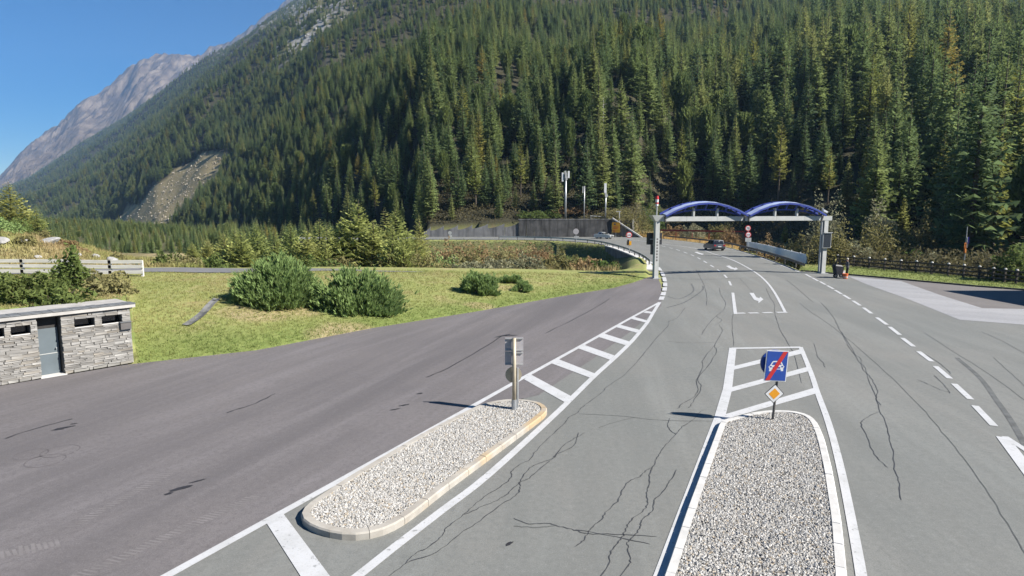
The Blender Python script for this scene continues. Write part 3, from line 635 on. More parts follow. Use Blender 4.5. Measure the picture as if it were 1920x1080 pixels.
def island(label, outline, n, kerb_h=.15, kw=.17, kmat='kerb'):
    # outline: closed ground polygon, counter-clockwise
    area = sum(a.x * b.y - b.x * a.y for a, b in zip(outline, outline[1:] + outline[:1]))
    if area < 0: outline = outline[::-1]
    base = sum(outline, Vector((0, 0, 0))) / len(outline); base.z = 0
    t = thing('traffic_island', label, 'traffic island', base)
    # resample into kerb stones of about a metre
    per = []; L = 0
    for a, b in zip(outline, outline[1:] + outline[:1]): per.append((L, a, b)); L += (b - a).length
    N = max(12, int(L / .27)); N -= N % 3
    def at(s):
        s %= L
        for l, a, b in per[::-1]:
            if s >= l: return a + (b - a) * ((s - l) / max((b - a).length, 1e-6))
    pts = [at(L * i / N) for i in range(N)]
    for _ in range(3): pts = [(pts[i - 1] + pts[i] * 2 + pts[(i + 1) % N]) / 4 for i in range(N)]
    inn = offset_poly(pts, kw); ch = offset_poly(pts, .025)
    for i in range(0, N, 3):
        mb = MB(); dz = random.uniform(-.005, .005); up = lambda p, z: Vector((p.x, p.y, z))
        for k in range(3):
            a, b = i + k, (i + k + 1) % N; e0, e1 = (.02 if k == 0 else 0), (.02 if k == 2 else 0)
            o0, o1 = pts[a].lerp(pts[b], e0), pts[a].lerp(pts[b], 1 - e1); c0, c1 = ch[a].lerp(ch[b], e0), ch[a].lerp(ch[b], 1 - e1); n0, n1 = inn[a].lerp(inn[b], e0), inn[a].lerp(inn[b], 1 - e1)
            mb.add([up(o0, 0), up(o1, 0), up(o1, kerb_h - .03 + dz), up(o0, kerb_h - .03 + dz), up(c1, kerb_h + dz), up(c0, kerb_h + dz), up(n1, kerb_h + dz), up(n0, kerb_h + dz), up(n1, .05), up(n0, .05)],
                   [(0, 1, 2, 3), (3, 2, 4, 5), (5, 4, 6, 7), (7, 6, 8, 9)] + ([(0, 3, 5, 7, 9)] if k == 0 else []) + ([(1, 8, 6, 4, 2)] if k == 2 else []))
        part('kerb_stone', mb, kmat, t)
    part('kerb_joint', MB().add([Vector((p.x, p.y, 0.0)) for p in offset_poly(pts, .03)] + [Vector((p.x, p.y, kerb_h - .02)) for p in offset_poly(pts, .03)], [(q, (q + 1) % N, N + (q + 1) % N, N + q) for q in range(N)]), 'mortar', t)
    part('gravel_bed', MB().sheet([Vector((p.x, p.y, kerb_h - .05)) for p in inn]), 'gravel_bed', t)
    v, ff = stones_in(inn, n, .018, .042, kerb_h - .048, kerb_h - .02)
    me = mesh_np('gravel', v - np.array(base), ff, np.full(len(ff) // 3, 3), [MA['gravel']]); g = part('gravel', me, 'gravel', t, kind='stuff')
    return t
zi = lambda x, y: (520 + .3889 * x, 620 + .3889 * y)
KH = .15
li = [P(x, y, KH) for x, y in ((553, 963), (563, 951), (660, 888), (792, 811), (893, 760), (924, 750), (967, 746), (1006, 750), (1026, 760))] + [P(*p) for p in ((1032, 774), (1022, 784), (987, 811), (909, 869), (831, 927), (769, 978), (738, 1000), (695, 1015), (660, 1018), (625, 1013), (590, 1003), (563, 987))]
for p in li: p.z = 0
island('long narrow gravel island with rust stained kerb beside the parking area', li, 38000)
ri = [P(1249, 1080), P(1285, 972), P(1322, 872), P(1352, 792)] + [P(x, y, KH) for x, y in ((1362, 787), (1375, 781), (1406, 773), (1452, 767), (1499, 770), (1520, 776), (1532, 788), (1546, 820), (1561, 880), (1578, 974), (1589, 1080), (1598, 1200))] + [P(1205, 1200)]
for p in ri: p.z = 0
island('wide gravel island with white kerb in the middle of the road', ri, 52000, kmat='kerb_white')

# ------------------------------------------------------------------ plants
def add_tri(lst, a, b, c): lst.append((a, b, c))
def conifer_arrays(seed, R=.13, levels=30, per=7, z0=.06, droop=.35, wid=.30, shape=.9, tipup=.12, gap=.0, style='spruce'):
    """normalised crown, height 1: whorls of drooping fronds, each with a ragged double edge"""
    r = np.random.default_rng(seed); T3 = []
    for i in range(levels):
        f = i / (levels - 1); z = z0 + (1 - z0) * (f ** .92) * .985
        if style == 'pine': rad = R * math.sqrt(max(0, 1 - ((f - .35) / .66) ** 2)) if f > .35 else R * (.62 + .38 * f / .35)
        else: rad = R * (1 - f) ** shape * (1 - .35 * max(0, .12 - f) / .12)
        rad = max(rad, .006)
        k = max(3, int(per * (1 - .45 * f) + r.uniform(-.5, 1.2))); a0 = r.uniform(0, 6.28)
        for b in range(k):
            if r.random() < gap: continue
            az = a0 + 6.283 * b / k + r.normal(0, .22); L = rad * r.uniform(.62, 1.18); ca, sa = math.cos(az), math.sin(az)
            dr = droop * (1 - f * 1.1) + r.normal(0, .07); up = .25 + .5 * f if style != 'pine' else .55
            ns = 4; S = []
            zz = z + r.normal(0, .006)
            for j in range(ns + 1):
                s = j / ns; rr = L * s; dz = rr * (up * .35 * s - dr * s ** .8 + tipup * s * s * 2)
                S.append(np.array((ca * rr, sa * rr, zz + dz)))
            W0 = L * wid * r.uniform(.8, 1.25); nrm = np.array((-sa, ca, 0))
            for sgn in (-1, 1):
                for j in range(ns):
                    s0, s1 = j / ns, (j + 1) / ns
                    w = W0 * math.sin(min(1, (s0 + .3)) * 2.4) * r.uniform(.6, 1.35)
                    tip = (S[j] + S[j + 1]) * .5 + nrm * sgn * w + np.array((ca, sa, 0)) * L * .10 + np.array((0, 0, -w * r.uniform(.25, .75)))
                    T3.append((S[j], S[j + 1], tip) if sgn > 0 else (S[j + 1], S[j], tip))
            # hanging twigs under the frond
            for j in range(1, ns + 1):
                if r.random() < .7:
                    h = L * r.uniform(.12, .3); c = S[j]; d = np.array((ca, sa, 0)) * L * .12
                    T3.append((c - d, c + d * .6, c + nrm * r.normal(0, .3) * h - np.array((0, 0, h))))
    return np.array(T3).reshape(-1, 3)
def trunk_arrays(seed, r0=.012, top=.97, n=6):
    r = np.random.default_rng(seed); v = []; hs = [0, .02, .3, .65, top]; rs = [r0 * 1.5, r0, r0 * .78, r0 * .42, r0 * .08]; off = np.cumsum(r.normal(0, .004, (5, 2)), 0); off[0] = 0
    ring = [[np.array((off[k, 0] + math.cos(6.283 * i / n) * rs[k], off[k, 1] + math.sin(6.283 * i / n) * rs[k], hs[k])) for i in range(n)] for k in range(5)]
    for k in range(4):
        for i in range(n):
            j = (i + 1) % n; v += [ring[k][i], ring[k][j], ring[k + 1][j], ring[k][i], ring[k + 1][j], ring[k + 1][i]]
    return np.array(v)
KINDS = {}
def kind(name, mat, variants):
    out = []
    for i, kw in enumerate(variants):
        c = conifer_arrays(100 + len(KINDS) * 10 + i, **kw); t = trunk_arrays(i, .011)
        cm = tri_mesh('crown', c, [MA[mat]]); tm = tri_mesh('trunk', t, [MA['bark']])
        both = tri_mesh(name, np.concatenate([c, t]), [MA[mat], MA['bark']], np.concatenate([np.zeros(len(c) // 3), np.ones(len(t) // 3)]))
        out.append((cm, tm, both))
    KINDS[name] = out
kind('spruce', 'spruce', [dict(R=.135, wid=.34, levels=44, per=9), dict(R=.155, levels=42, per=9, droop=.42, wid=.34), dict(R=.115, levels=46, per=8, droop=.5, wid=.36), dict(R=.14, levels=40, per=9, gap=.14, z0=.1, wid=.33), dict(R=.165, levels=40, per=10, shape=.85, z0=.04, wid=.32)])
kind('larch', 'larch', [dict(R=.13, levels=34, per=8, wid=.3, gap=.2, z0=.22, droop=.15, shape=.75), dict(R=.115, levels=30, per=8, wid=.28, gap=.25, z0=.3, droop=.1, shape=.65), dict(R=.12, levels=36, per=8, wid=.3, gap=.12, z0=.12, droop=.2, shape=.8)])
kind('stone_pine', 'stonepine', [dict(R=.13, levels=54, per=15, wid=.2, gap=.12, style='pine', z0=.18, droop=-.1, tipup=.3), dict(R=.15, levels=46, per=14, wid=.22, style='pine', z0=.28, droop=-.05, tipup=.35, gap=.15)])
kind('young_spruce', 'young', [dict(R=.20, levels=30, per=9, z0=.02, droop=.15, tipup=.2, shape=.85), dict(R=.23, levels=28, per=10, z0=.01, droop=.1, tipup=.25, shape=.9), dict(R=.17, levels=32, per=8, z0=.02, droop=.2, shape=.8)])
def tree(kn, var, loc, h, rz, label, group, w=1.0):
    cm, tm, _ = KINDS[kn][var % len(KINDS[kn])]; nm = {'spruce': 'spruce_tree', 'larch': 'larch_tree', 'stone_pine': 'stone_pine_tree', 'young_spruce': 'young_spruce_tree'}[kn]
    t = thing(nm, label, 'tree', loc, rz, group); t.scale = (h * w, h * w, h)
    for n, m in (('crown', cm), ('trunk', tm)):
        o = link(bpy.data.objects.new(n, m)); o.parent = t
    return t
def base_on_slope(px, py):
    ts = np.exp(np.linspace(math.log(58), math.log(3000), 1500)); dx, dy, dz = ray(px, py); a = 960 + F * dx / dy
    z = H(np.full_like(ts, a), ts); ok = np.nonzero((z >= CAMH + dz / dy * ts) & (ts > (t_right(a) + 6 if a > 1190 else 60)))[0]
    i = ok[0] if len(ok) else 900; return Vector(((a - 960) / F * ts[i], ts[i], z[i] - .3))
TREE_XY = []
# trees that stand out at the front edge of the forest: x, top y, base y, kind, variant, label
FRONT = [
 (1040, 262, 404, 'spruce', 2, 'slim spruce with pale green base just left of the tallest antenna mast'),
 (1098, 250, 404, 'spruce', 3, 'tall sunlit spruce rising between the first and second antenna masts'),
 (1147, 205, 345, 'spruce', 1, 'broad spruce standing above and behind the third antenna mast'),
 (1275, 225, 362, 'larch', 2, 'yellow green larch rising behind the left blue arch of the gantry'),
 (1335, 255, 374, 'spruce', 0, 'dark slender spruce right above the peak of the left blue arch'),
 (1402, 246, 388, 'spruce', 1, 'tall sunlit spruce directly above where the two blue arches meet'),
 (1375, 205, 330, 'spruce', 0, 'tall spruce behind the dark tree above the left arch'),
 (1457, 215, 384, 'larch', 1, 'larch with bare lower trunk above the right blue arch'),
 (1463, 165, 320, 'spruce', 3, 'tall spruce rising just behind the bare trunked larch'),
 (1505, 206, 340, 'spruce', 2, 'narrow dark spruce right of the bare trunked larch'),
 (1485, 310, 384, 'spruce', 2, 'small thin spruce at the peak of the right blue arch'),
 (1551, 272, 384, 'larch', 1, 'thin sparse larch just above the right gantry post'),
 (1617, 268, 425, 'larch', 0, 'sparse bright yellow larch standing alone right of the gantry'),
 (1652, 108, 300, 'spruce', 4, 'very tall broad spruce towering right of the gantry'),
 (1677, 258, 440, 'spruce', 1, 'bushy green spruce just right of the bright yellow larch'),
 (1710, 248, 360, 'spruce', 2, 'narrow pointed spruce between the bushy spruce and the rusty larch'),
 (1757, 240, 440, 'larch', 2, 'broad rusty orange larch left of the flagpole'),
 (1833, 238, 372, 'stone_pine', 1, 'ragged stone pine with tufted crown above the flagpole'),
 (1886, 278, 420, 'spruce', 2, 'slim spruce right of the ragged stone pine'),
 (1918, 274, 420, 'spruce', 0, 'spruce cut by the right edge of the picture above the fence'),
 (1750, 122, 260, 'spruce', 0, 'tall dark spruce high on the slope above the rusty larch'),
 (1778, 138, 268, 'spruce', 2, 'slim spruce just right of the tall one above the rusty larch'),
 (1853, 120, 290, 'stone_pine', 0, 'rounded stone pine high on the right above the flagpole'),
 (1890, 92, 300, 'spruce', 4, 'broad tall spruce high up near the right edge'),
 (1560, 178, 300, 'spruce', 3, 'tall spruce high above the right gantry post'),
 (1217, 320, 392, 'spruce', 2, 'blue green spruce just above the left gantry post'),
 (1470, 418, 470, 'young_spruce', 0, 'small bright young spruce seen under the right span of the gantry'),
 (1690, 365, 452, 'young_spruce', 2, 'young green spruce among bushes behind the wooden fence'),
]
for i, (x, yt, yb, kn, va, lab) in enumerate(FRONT):
    b = base_on_slope(x, yb); h = AT(x, yt, b.y).z - b.z
    tree(kn, va, b, h, i * 1.7, lab, None, 1.15 if kn != 'young_spruce' else 1.3); TREE_XY.append((b.x, b.y, 4.0 if h > 9 else 2))
# young trees growing in the hollow beyond the bank
YOUNG = [(670, 392, 74, 1, 'tallest young spruce in the hollow behind the two dwarf pines'), (742, 407, 78, 0, 'pointed young spruce second from the road in the hollow'), (722, 405, 84, 2, 'slim young spruce left of the pointed pair in the hollow'), (785, 414, 100, 2, 'small lone young spruce at the left end of the concrete wall'),
 (640, 424, 76, 0, 'young spruce just left of the tallest one in the hollow'), (700, 428, 72, 1, 'bushy young spruce just right of the tallest one in the hollow'), (763, 440, 76, 1, 'low bushy young spruce nearest the rusty bushes'), (600, 424, 78, 0, 'young spruce above the gap between the two dwarf pines'), (615, 432, 72, 2, 'slim young spruce behind the right dwarf pine'),
 (575, 440, 70, 1, 'broad young spruce behind the left dwarf pine'), (545, 425, 92, 0, 'young spruce above the top of the left dwarf pine'), (515, 440, 80, 2, 'slim young spruce above the left dwarf pine'), (480, 425, 95, 0, 'young spruce left of the left dwarf pine top'), (452, 440, 78, 1, 'yellowish young spruce where the path bends'), (420, 446, 80, 0, 'young spruce behind the bend of the path'), (440, 432, 105, 2, 'slender young spruce further back behind the path bend'),
 (390, 452, 90, 1, 'low broad young tree left of the path bend'), (360, 458, 85, 0, 'small young tree beside the foot of the landslide'), (15, 352, 78, 0, 'young larch like tree on the boulder mound at the far left'), (66, 392, 72, 2, 'small dark tree on the boulder mound near the left edge')]
for i, (x, yt, t, va, lab) in enumerate(YOUNG):
    top = AT(x, yt, t); z = ground_z(top.x, t) - .2
    tree('young_spruce', va, (top.x, t, z), max(2, (top.z - z) * 1.16), i * 2.1, lab, None, 2.2 if t < 90 else 1.7)
for i in range(16):                     # a second, denser row of young trees
    x = 572 + i * 14 + random.uniform(-4, 4); t = random.uniform(66, 92); top = AT(x, random.uniform(418, 458), t); z = ground_z(top.x, t) - .2; o_ = ['first', 'second', 'third', 'fourth', 'fifth', 'sixth', 'seventh', 'eighth', 'ninth', 'tenth', 'eleventh', 'twelfth', 'thirteenth', 'fourteenth', 'fifteenth', 'sixteenth'][i]
    tree('young_spruce', i, (top.x, t, z), max(2.5, top.z - z), i * 1.3, f'low young tree filling the row in the hollow, {o_} from the left', 'row of low young trees', 1.7)
b = base_on_slope(1130, 262); mb = MB(); h = AT(1130, 182, b.y).z - b.z
sn = thing('dead_tree', 'pale bare dead trunk standing among the green trees above the masts', 'tree', b); mb.tube(b, b + Vector((0, 0, h)), .22, .04, 7); part('trunk', mb, 'snag', sn)
for i in range(9):
    z = h * (.35 + .06 * i); an = i * 2.4; p0 = b + Vector((0, 0, z)); part('branch', MB().tube(p0, p0 + Vector((math.cos(an) * 1.2, math.sin(an) * 1.2, .2)), .05, .015, 5), 'snag', sn)

# forest: sample the slopes
def sample_forest():
    out = []
    t = 62.0
    while t < 4150:
        sp = float(np.interp(t, [60, 120, 300, 800, 2000, 4000], [5.0, 4.6, 5.2, 7.2, 10.5, 15.5]))
        n = int(2.35 * t / sp); a = -220 + (np.arange(n) + rng.uniform(-.45, .45, n)) * (2700 / n); tt = t + rng.uniform(-.5, .5, n) * sp
        out.append(np.stack([a, tt], 1)); t += sp
    q = np.concatenate(out); a, t = q[:, 0], q[:, 1]
    t0 = t_0(a); den0 = np.where((a > 1350) & (t < 400), .66, np.where((a > 1150) & (t < 400), .75, 1.0)); keep = (rng.random(len(a)) < den0) & (t > t0 + np.where((a > 795) & (a < 1200), 2, 1) + np.where((a > 1200) & (a < 1390), 3, 0) + np.where((a >= 1390) & (a < 1570), 13, 0)) & (t < t_1(a) * .99)
    keep |= (a < 800) & (t > np.interp(a, [0, 250, 420, 560, 800], [150, 108, 95, 130, 146])) & (t <= t0 + 1) & ((t < 117) | (t > 146) | (a < 560)) 
    keep |= (a > 1760) & (t > t_right(a) + 22) & (t <= t0 + 1)
    a, t = a[keep], t[keep]; t0 = t_0(a); x = (a - 960) / F * t; z = H(a, t); px, py = proj(x, t, z); e = (z - CAMH) / t
    den = .96 - .8 * sst(.25, .42, e + .16 * fbm(x / 150, t / 150, 4, 51)) * sst(700, 600, a)
    clear = fbm(x / 60, t / 60, 3, 91); den = den * np.where((clear > .5), .45, 1)
    den = den * 1.0
    den = np.where((a > 790) & (a < 1420) & (t < t0 + 70), .97, den)
    k = (rng.random(len(a)) < den) & ~(slide_mask(px, py) & (t > t0)) & (px > -160) & (px < 2080) & (py > -160)
    a, t, x, z, px, py, e = (v[k] for v in (a, t, x, z, px, py, e))
    for X0, Y0, r in TREE_XY: 
        m = (x - X0) ** 2 + (t - Y0) ** 2 > r * r; a, t, x, z, px, py, e = (v[m] for v in (a, t, x, z, px, py, e))
    n = len(a); h = np.where(t > 650, 17, np.interp(a, [650, 1000, 1400, 1850], [13, 14.5, 20, 24])) * rng.normal(1, .21, n) * (1 - .34 * sst(.06, .34, e) * (t > 500)) * np.where(rng.random(n) < .16, .55, 1)
    h = h * np.where((a > 1380) & (a < 1600) & (t < t_0(a) + 34), .6, 1) * np.where(t < 170, .92, 1) * np.where((t <= t_0(a) + 2) & (a < 800), np.interp(t, [90, 250, 600], [.42, .55, .75]) * np.interp(a, [150, 330, 450], [.6, .6, 1]), 1); h = np.clip(h, 4, 29)
    u = rng.random(n); mixn = fbm(x / 120, t / 120, 3, 17)
    kn = np.where(u < .82 - .15 * mixn, 0, np.where(u < .90 - .1 * mixn, 1, 2))
    h = h * np.where(kn == 2, .74, 1)
    return a, t, x, z, px, py, h, kn
fa, ft, fx, fz, fpx, fpy, fh, fk = sample_forest()
KN = ['spruce', 'larch', 'stone_pine']
size = fh / ft * ((fpx > -20) & (fpx < 1940) & (fpy > 5) & (fpy - fh / ft * F < 1000)); order = np.argsort(-size); big = order[:300]; rest = order[300:]
LAB = {0: 'dark green spruce in the dense forest on the mountainside', 1: 'yellowish larch in the dense forest on the mountainside', 2: 'round topped stone pine in the dense forest on the mountainside'}
def place(px, py):
    c = 'left of the hollow' if px < 560 else 'above the hollow of young trees' if px < 790 else 'above the sawtooth wall' if px < 975 else 'above the antenna masts' if px < 1190 else 'above the left blue arch' if px < 1385 else 'above the right blue arch' if px < 1535 else 'right of the gantry' if px < 1720 else 'above the flagpole'
    r = 'low' if py > 380 else 'halfway up' if py > 200 else 'high up'
    return r + ' ' + c
ADJ = ['dark green spruce', 'yellowish larch', 'round topped stone pine']
lab0 = {i: ('tall ' if fh[i] > 19 else 'short ' if fh[i] < 12 else '') + ADJ[int(fk[i])] + ' ' + place(fpx[i], fpy[i]) for i in big}
def nth(k): return str(k) + ('th' if 10 < k % 100 < 14 else {1: 'st', 2: 'nd', 3: 'rd'}.get(k % 10, 'th'))
for n, i in enumerate(big):
    k = int(fk[i]); same = sorted((q for q in big if lab0[q] == lab0[i]), key=lambda q: fpx[q]); lab = lab0[i] + (f', {nth(same.index(i) + 1)} such from the left' if len(same) > 1 else '')
    tree(KN[k], int(rng.integers(0, 9)), (fx[i], ft[i], fz[i] - .4), fh[i], rng.uniform(0, 6.28), lab, ['forest spruces', 'forest larches', 'forest stone pines'][k], rng.uniform(1.05, 1.5) if k != 2 else rng.uniform(.9, 1.1))
# the rest of the wood, too many to count
protos = bpy.data.collections.new('tree_kinds'); flat = []
for k in KN:
    for v in KINDS[k]:
        o = bpy.data.objects.new('far_' + k, v[2]); protos.objects.link(o); flat.append((o.name, k))
names = sorted(n for n, _ in flat); kidx = {k: [i for i, nm in enumerate(names) if dict(flat)[nm] == k] for k in KN}
me = bpy.data.meshes.new('forest'); me.vertices.add(len(rest))
me.vertices.foreach_set('co', np.stack([fx[rest], ft[rest], fz[rest] - .4], 1).astype(np.float32).ravel())
inst = np.array([kidx[KN[fk[i]]][int(rng.integers(0, len(kidx[KN[fk[i]]])))] for i in rest], np.int32)
w = rng.uniform(1.0, 1.45, len(rest)) * np.where(ft[rest] > 700, 1.25, 1)
for nm, ty, val in (('kind', 'INT', inst), ('rot', 'FLOAT', rng.uniform(0, 6.28, len(rest)).astype(np.float32))):
    at = me.attributes.new(nm, ty, 'POINT'); at.data.foreach_set('value', val)
at = me.attributes.new('size', 'FLOAT_VECTOR', 'POINT'); at.data.foreach_set('vector', np.stack([fh[rest] * w, fh[rest] * w, fh[rest]], 1).astype(np.float32).ravel())
fo_ = struct('forest', me, 'stuff'); tag(fo_, 'dense conifer forest covering the far mountainside up to the bare ridge', 'forest')
ng = bpy.data.node_groups.new('scatter', 'GeometryNodeTree')
ng.interface.new_socket('Geometry', in_out='INPUT', socket_type='NodeSocketGeometry'); ng.interface.new_socket('Geometry', in_out='OUTPUT', socket_type='NodeSocketGeometry')
N_ = ng.nodes.new; gi = N_('NodeGroupInput'); go = N_('NodeGroupOutput'); ip = N_('GeometryNodeInstanceOnPoints'); ci = N_('GeometryNodeCollectionInfo')
ci.inputs['Collection'].default_value = protos; ci.inputs['Separate Children'].default_value = True; ci.inputs['Reset Children'].default_value = True
def na(name, ty):
    n = N_('GeometryNodeInputNamedAttribute'); n.data_type = ty; n.inputs['Name'].default_value = name
    return next(o for o in n.outputs if o.enabled and o.name == 'Attribute')
cx = N_('ShaderNodeCombineXYZ'); ng.links.new(na('rot', 'FLOAT'), cx.inputs[2])
ng.links.new(gi.outputs[0], ip.inputs['Points']); ng.links.new(ci.outputs[0], ip.inputs['Instance']); ip.inputs['Pick Instance'].default_value = True
ng.links.new(na('kind', 'INT'), ip.inputs['Instance Index']); ng.links.new(na('size', 'FLOAT_VECTOR'), ip.inputs['Scale'])
er = N_('FunctionNodeEulerToRotation'); ng.links.new(cx.outputs[0], er.inputs[0]); ng.links.new(er.outputs[0], ip.inputs['Rotation'])
ng.links.new(ip.outputs[0], go.inputs[0])
md = fo_.modifiers.new('scatter', 'NODES'); md.node_group = ng
print('TREES', len(big), len(rest))

# shrubs
def shrub_arrays(seed, rx, ry, rz, n, leaf, style='leaf'):
    r = np.random.default_rng(seed); d = r.normal(0, 1, (n, 3)); d /= np.linalg.norm(d, axis=1)[:, None]; d[:, 2] = np.abs(d[:, 2]) * 1.02 - .06
    lp = .12 if style == 'pine' else .34; lump = 1 + lp * np.sin(d[:, 0] * 5.1 + seed) * np.sin(d[:, 1] * 4.3 + seed * 2.1) + lp * .5 * np.sin(d[:, 0] * 11 + d[:, 2] * 9 + seed)
    if style == 'pine':                      # gather the shoots on uneven boughs
        nb = max(14, n // 95); bd = r.normal(0, 1, (nb, 3)); bd /= np.linalg.norm(bd, axis=1)[:, None]; bd[:, 2] = np.abs(bd[:, 2]) - .05; br = r.uniform(.80, 1.12, nb); pick = r.integers(0, nb, n)
        d = bd[pick] * br[pick][:, None] + r.normal(0, .11, (n, 3)); lump = np.ones(n)
    rad = lump * (1 - .45 * r.random(n) ** 2.2); c = d * rad[:, None] * np.array((rx, ry, rz)); c[:, 2] = np.maximum(c[:, 2], .02)
    if style == 'pine':                      # upright bristly shoots
        ax = d * np.array((.7, .7, .25)) + np.array((0, 0, .9)) + r.normal(0, .2, (n, 3)); ax /= np.linalg.norm(ax, axis=1)[:, None]; L = leaf * r.uniform(.7, 1.4, n)[:, None]; out = []
        for k in range(5):
            s = r.normal(0, 1, (n, 3)); s -= (s * ax).sum(1)[:, None] * ax; s /= np.linalg.norm(s, axis=1)[:, None]
            out.append(np.stack([c - s * L * .17, c + s * L * .17, c + ax * L + s * L * r.uniform(.1, .5, (n, 1))], 1))
        return np.concatenate(out, 1).reshape(n, 5, 3, 3).reshape(-1, 3)
    s = r.normal(0, 1, (n, 3)); s /= np.linalg.norm(s, axis=1)[:, None]; u = np.cross(s, r.normal(0, 1, (n, 3))); u /= np.linalg.norm(u, axis=1)[:, None]; L = leaf * r.uniform(.6, 1.4, n)[:, None]
    a = c - s * L; b = c + u * L * .45; e = c + s * L; f = c - u * L * .45
    return np.stack([a, b, e, a, e, f], 1).reshape(-1, 3)
def shrub(name, label, loc, size, mat, n, leaf, style='leaf', seed=1, group=None, rz=0):
    t = thing(name, label, 'bush', loc, rz, group); rx, ry, rz_ = size
    part('foliage', tri_mesh('foliage', shrub_arrays(seed, rx, ry, rz_, n, leaf, style), [MA[mat]]), mat, t)
    st = MB()
    for i in range(9):
        an = i * 2.4 + seed; st.tube((0, 0, -.15), (math.cos(an) * rx * .6, math.sin(an) * ry * .6, rz_ * random.uniform(.4, .75)), .05, .015, 5)
    part('stem', st.mesh('stem', 'bark'), 'bark', t, kind='stuff'); return t
def gp(px, py):                                # first ground point along a sight line (near field)
    ts = np.linspace(18, 140, 3000); dx, dy, dz = ray(px, py); a = 960 + F * dx / dy; z = H(np.full_like(ts, a), ts); ok = np.nonzero(z >= CAMH + dz / dy * ts)[0]
    t = ts[ok[0]] if len(ok) else 120; return Vector(((a - 960) / F * t, t, float(H(np.array(a), np.array(t)))))
g0 = gp(488, 578); shrub('dwarf_pine_bush', 'big rounded dwarf pine on the bank left of its twin', g0 + Vector((.3, 1.6, -.1)), (2.15, 1.9, 2.45), 'mugo', 8000, .26, 'pine', 3)
g0 = gp(652, 588); shrub('dwarf_pine_bush', 'long dwarf pine on the grass bank right of its twin', g0 + Vector((.1, 1.2, -.1)), (2.5, 1.7, 2.1), 'mugo', 8000, .26, 'pine', 5)
g0 = gp(898, 554); shrub('dwarf_pine_bush', 'smaller dwarf pine standing alone near the right end of the bank', g0 + Vector((0, .8, -.05)), (1.3, 1.0, 1.35), 'mugo', 3600, .22, 'pine', 8)
g0 = gp(958, 533); shrub('dwarf_pine_bush', 'tiny dwarf pine just behind the smaller dwarf pine', g0 + Vector((0, .5, 0)), (.75, .6, .55), 'mugo', 1000, .24, 'pine', 9)
g0 = gp(978, 548); shrub('dwarf_pine_bush', 'tiny low dwarf pine at the far right of the dwarf pines', g0 + Vector((0, .5, 0)), (.7, .6, .55), 'mugo', 1000, .24, 'pine', 12)
g0 = gp(20, 572); shrub('leafy_bush', 'bright green bush above the stone hut at the left edge', g0 + Vector((-.3, .9, 0)), (1.5, 1.1, 1.15), 'leaf_green', 2400, .12, 'leaf', 14)
g0 = gp(115, 545); shrub('leafy_bush', 'tall loose bush in front of the pale wooden fence', g0 + Vector((0, .8, 0)), (.8, .7, 1.8), 'leaf_green', 1700, .12, 'leaf', 15)
g0 = gp(165, 555); shrub('leafy_bush', 'low olive bush between the tall bush and the fence end', g0 + Vector((.2, 1, 0)), (1.1, .8, .85), 'leaf_olive', 1300, .11, 'leaf', 16)
g0 = gp(70, 575); shrub('leafy_bush', 'dark low bush above the roof of the stone hut', g0 + Vector((.2, .8, 0)), (1.2, .9, .75), 'leaf_green', 1200, .11, 'leaf', 17)
HB = [(812, 505, 64, 2.8, 2.4, 'leaf_olive'), (850, 480, 78, 3.2, 2.6, 'leaf_rust'), (835, 497, 68, 2.0, 1.5, 'mugo'), (880, 492, 70, 2.6, 2.0, 'leaf_olive'), (905, 482, 82, 3.0, 2.4, 'leaf_rust'), (940, 488, 76, 2.6, 2.0, 'leaf_olive'), (960, 480, 86, 3.0, 2.2, 'leaf_rust'), (985, 495, 70, 2.2, 1.5, 'leaf_grey'), (1010, 480, 88, 3, 2.0, 'leaf_rust'), (1045, 490, 78, 2.4, 1.7, 'leaf_olive'), (1075, 498, 72, 2.2, 1.5, 'leaf_olive'), (1105, 500, 70, 2.0, 1.6, 'leaf_rust'), (1130, 502, 68, 1.6, 1.2, 'leaf_green'), (920, 500, 66, 2.2, 1.2, 'leaf_grey'), (865, 503, 65, 2, 1.2, 'leaf_grey'), (770, 500, 68, 2.4, 2.0, 'leaf_olive'), (730, 500, 68, 2.4, 1.8, 'leaf_olive'), (640, 500, 66, 2.2, 1.6, 'leaf_olive'), (590, 500, 64, 2.2, 1.6, 'leaf_green'), (350, 495, 62, 1.8, 1.1, 'leaf_olive'), (310, 488, 66, 1.6, 1.2, 'leaf_green'), (395, 495, 64, 1.8, 1.2, 'leaf_green')]
HL = {'leaf_olive': 'olive', 'leaf_rust': 'rust coloured', 'mugo': 'dark green', 'leaf_grey': 'pale silvery', 'leaf_green': 'green'}
for i, (x, y, t, rx, rz_, mt) in enumerate(HB):
    p = AT(x, y, t); z = min(ground_z(p.x, t), p.z); col_ = HL[mt]
    side = 'below the concrete wall' if 830 < x < 1140 else ('under the young spruces' if x > 500 else 'by the foot of the landslide')
    near = sorted(j for j, hb in enumerate(HB) if hb[5] == mt and abs(hb[0] - x) < 2000); nth = ['first', 'second', 'third', 'fourth', 'fifth', 'sixth', 'seventh', 'eighth', 'ninth', 'tenth'][sorted([HB[j][0] for j in near]).index(x)]
    shrub('autumn_bush', f'{nth} {col_} bush from the left in the hollow {side}', (p.x, t, p.z - rz_ * .75), (rx, rx * .8, rz_ * 1.3), mt, int(700 + rx * 420), .17, 'leaf', 20 + i)
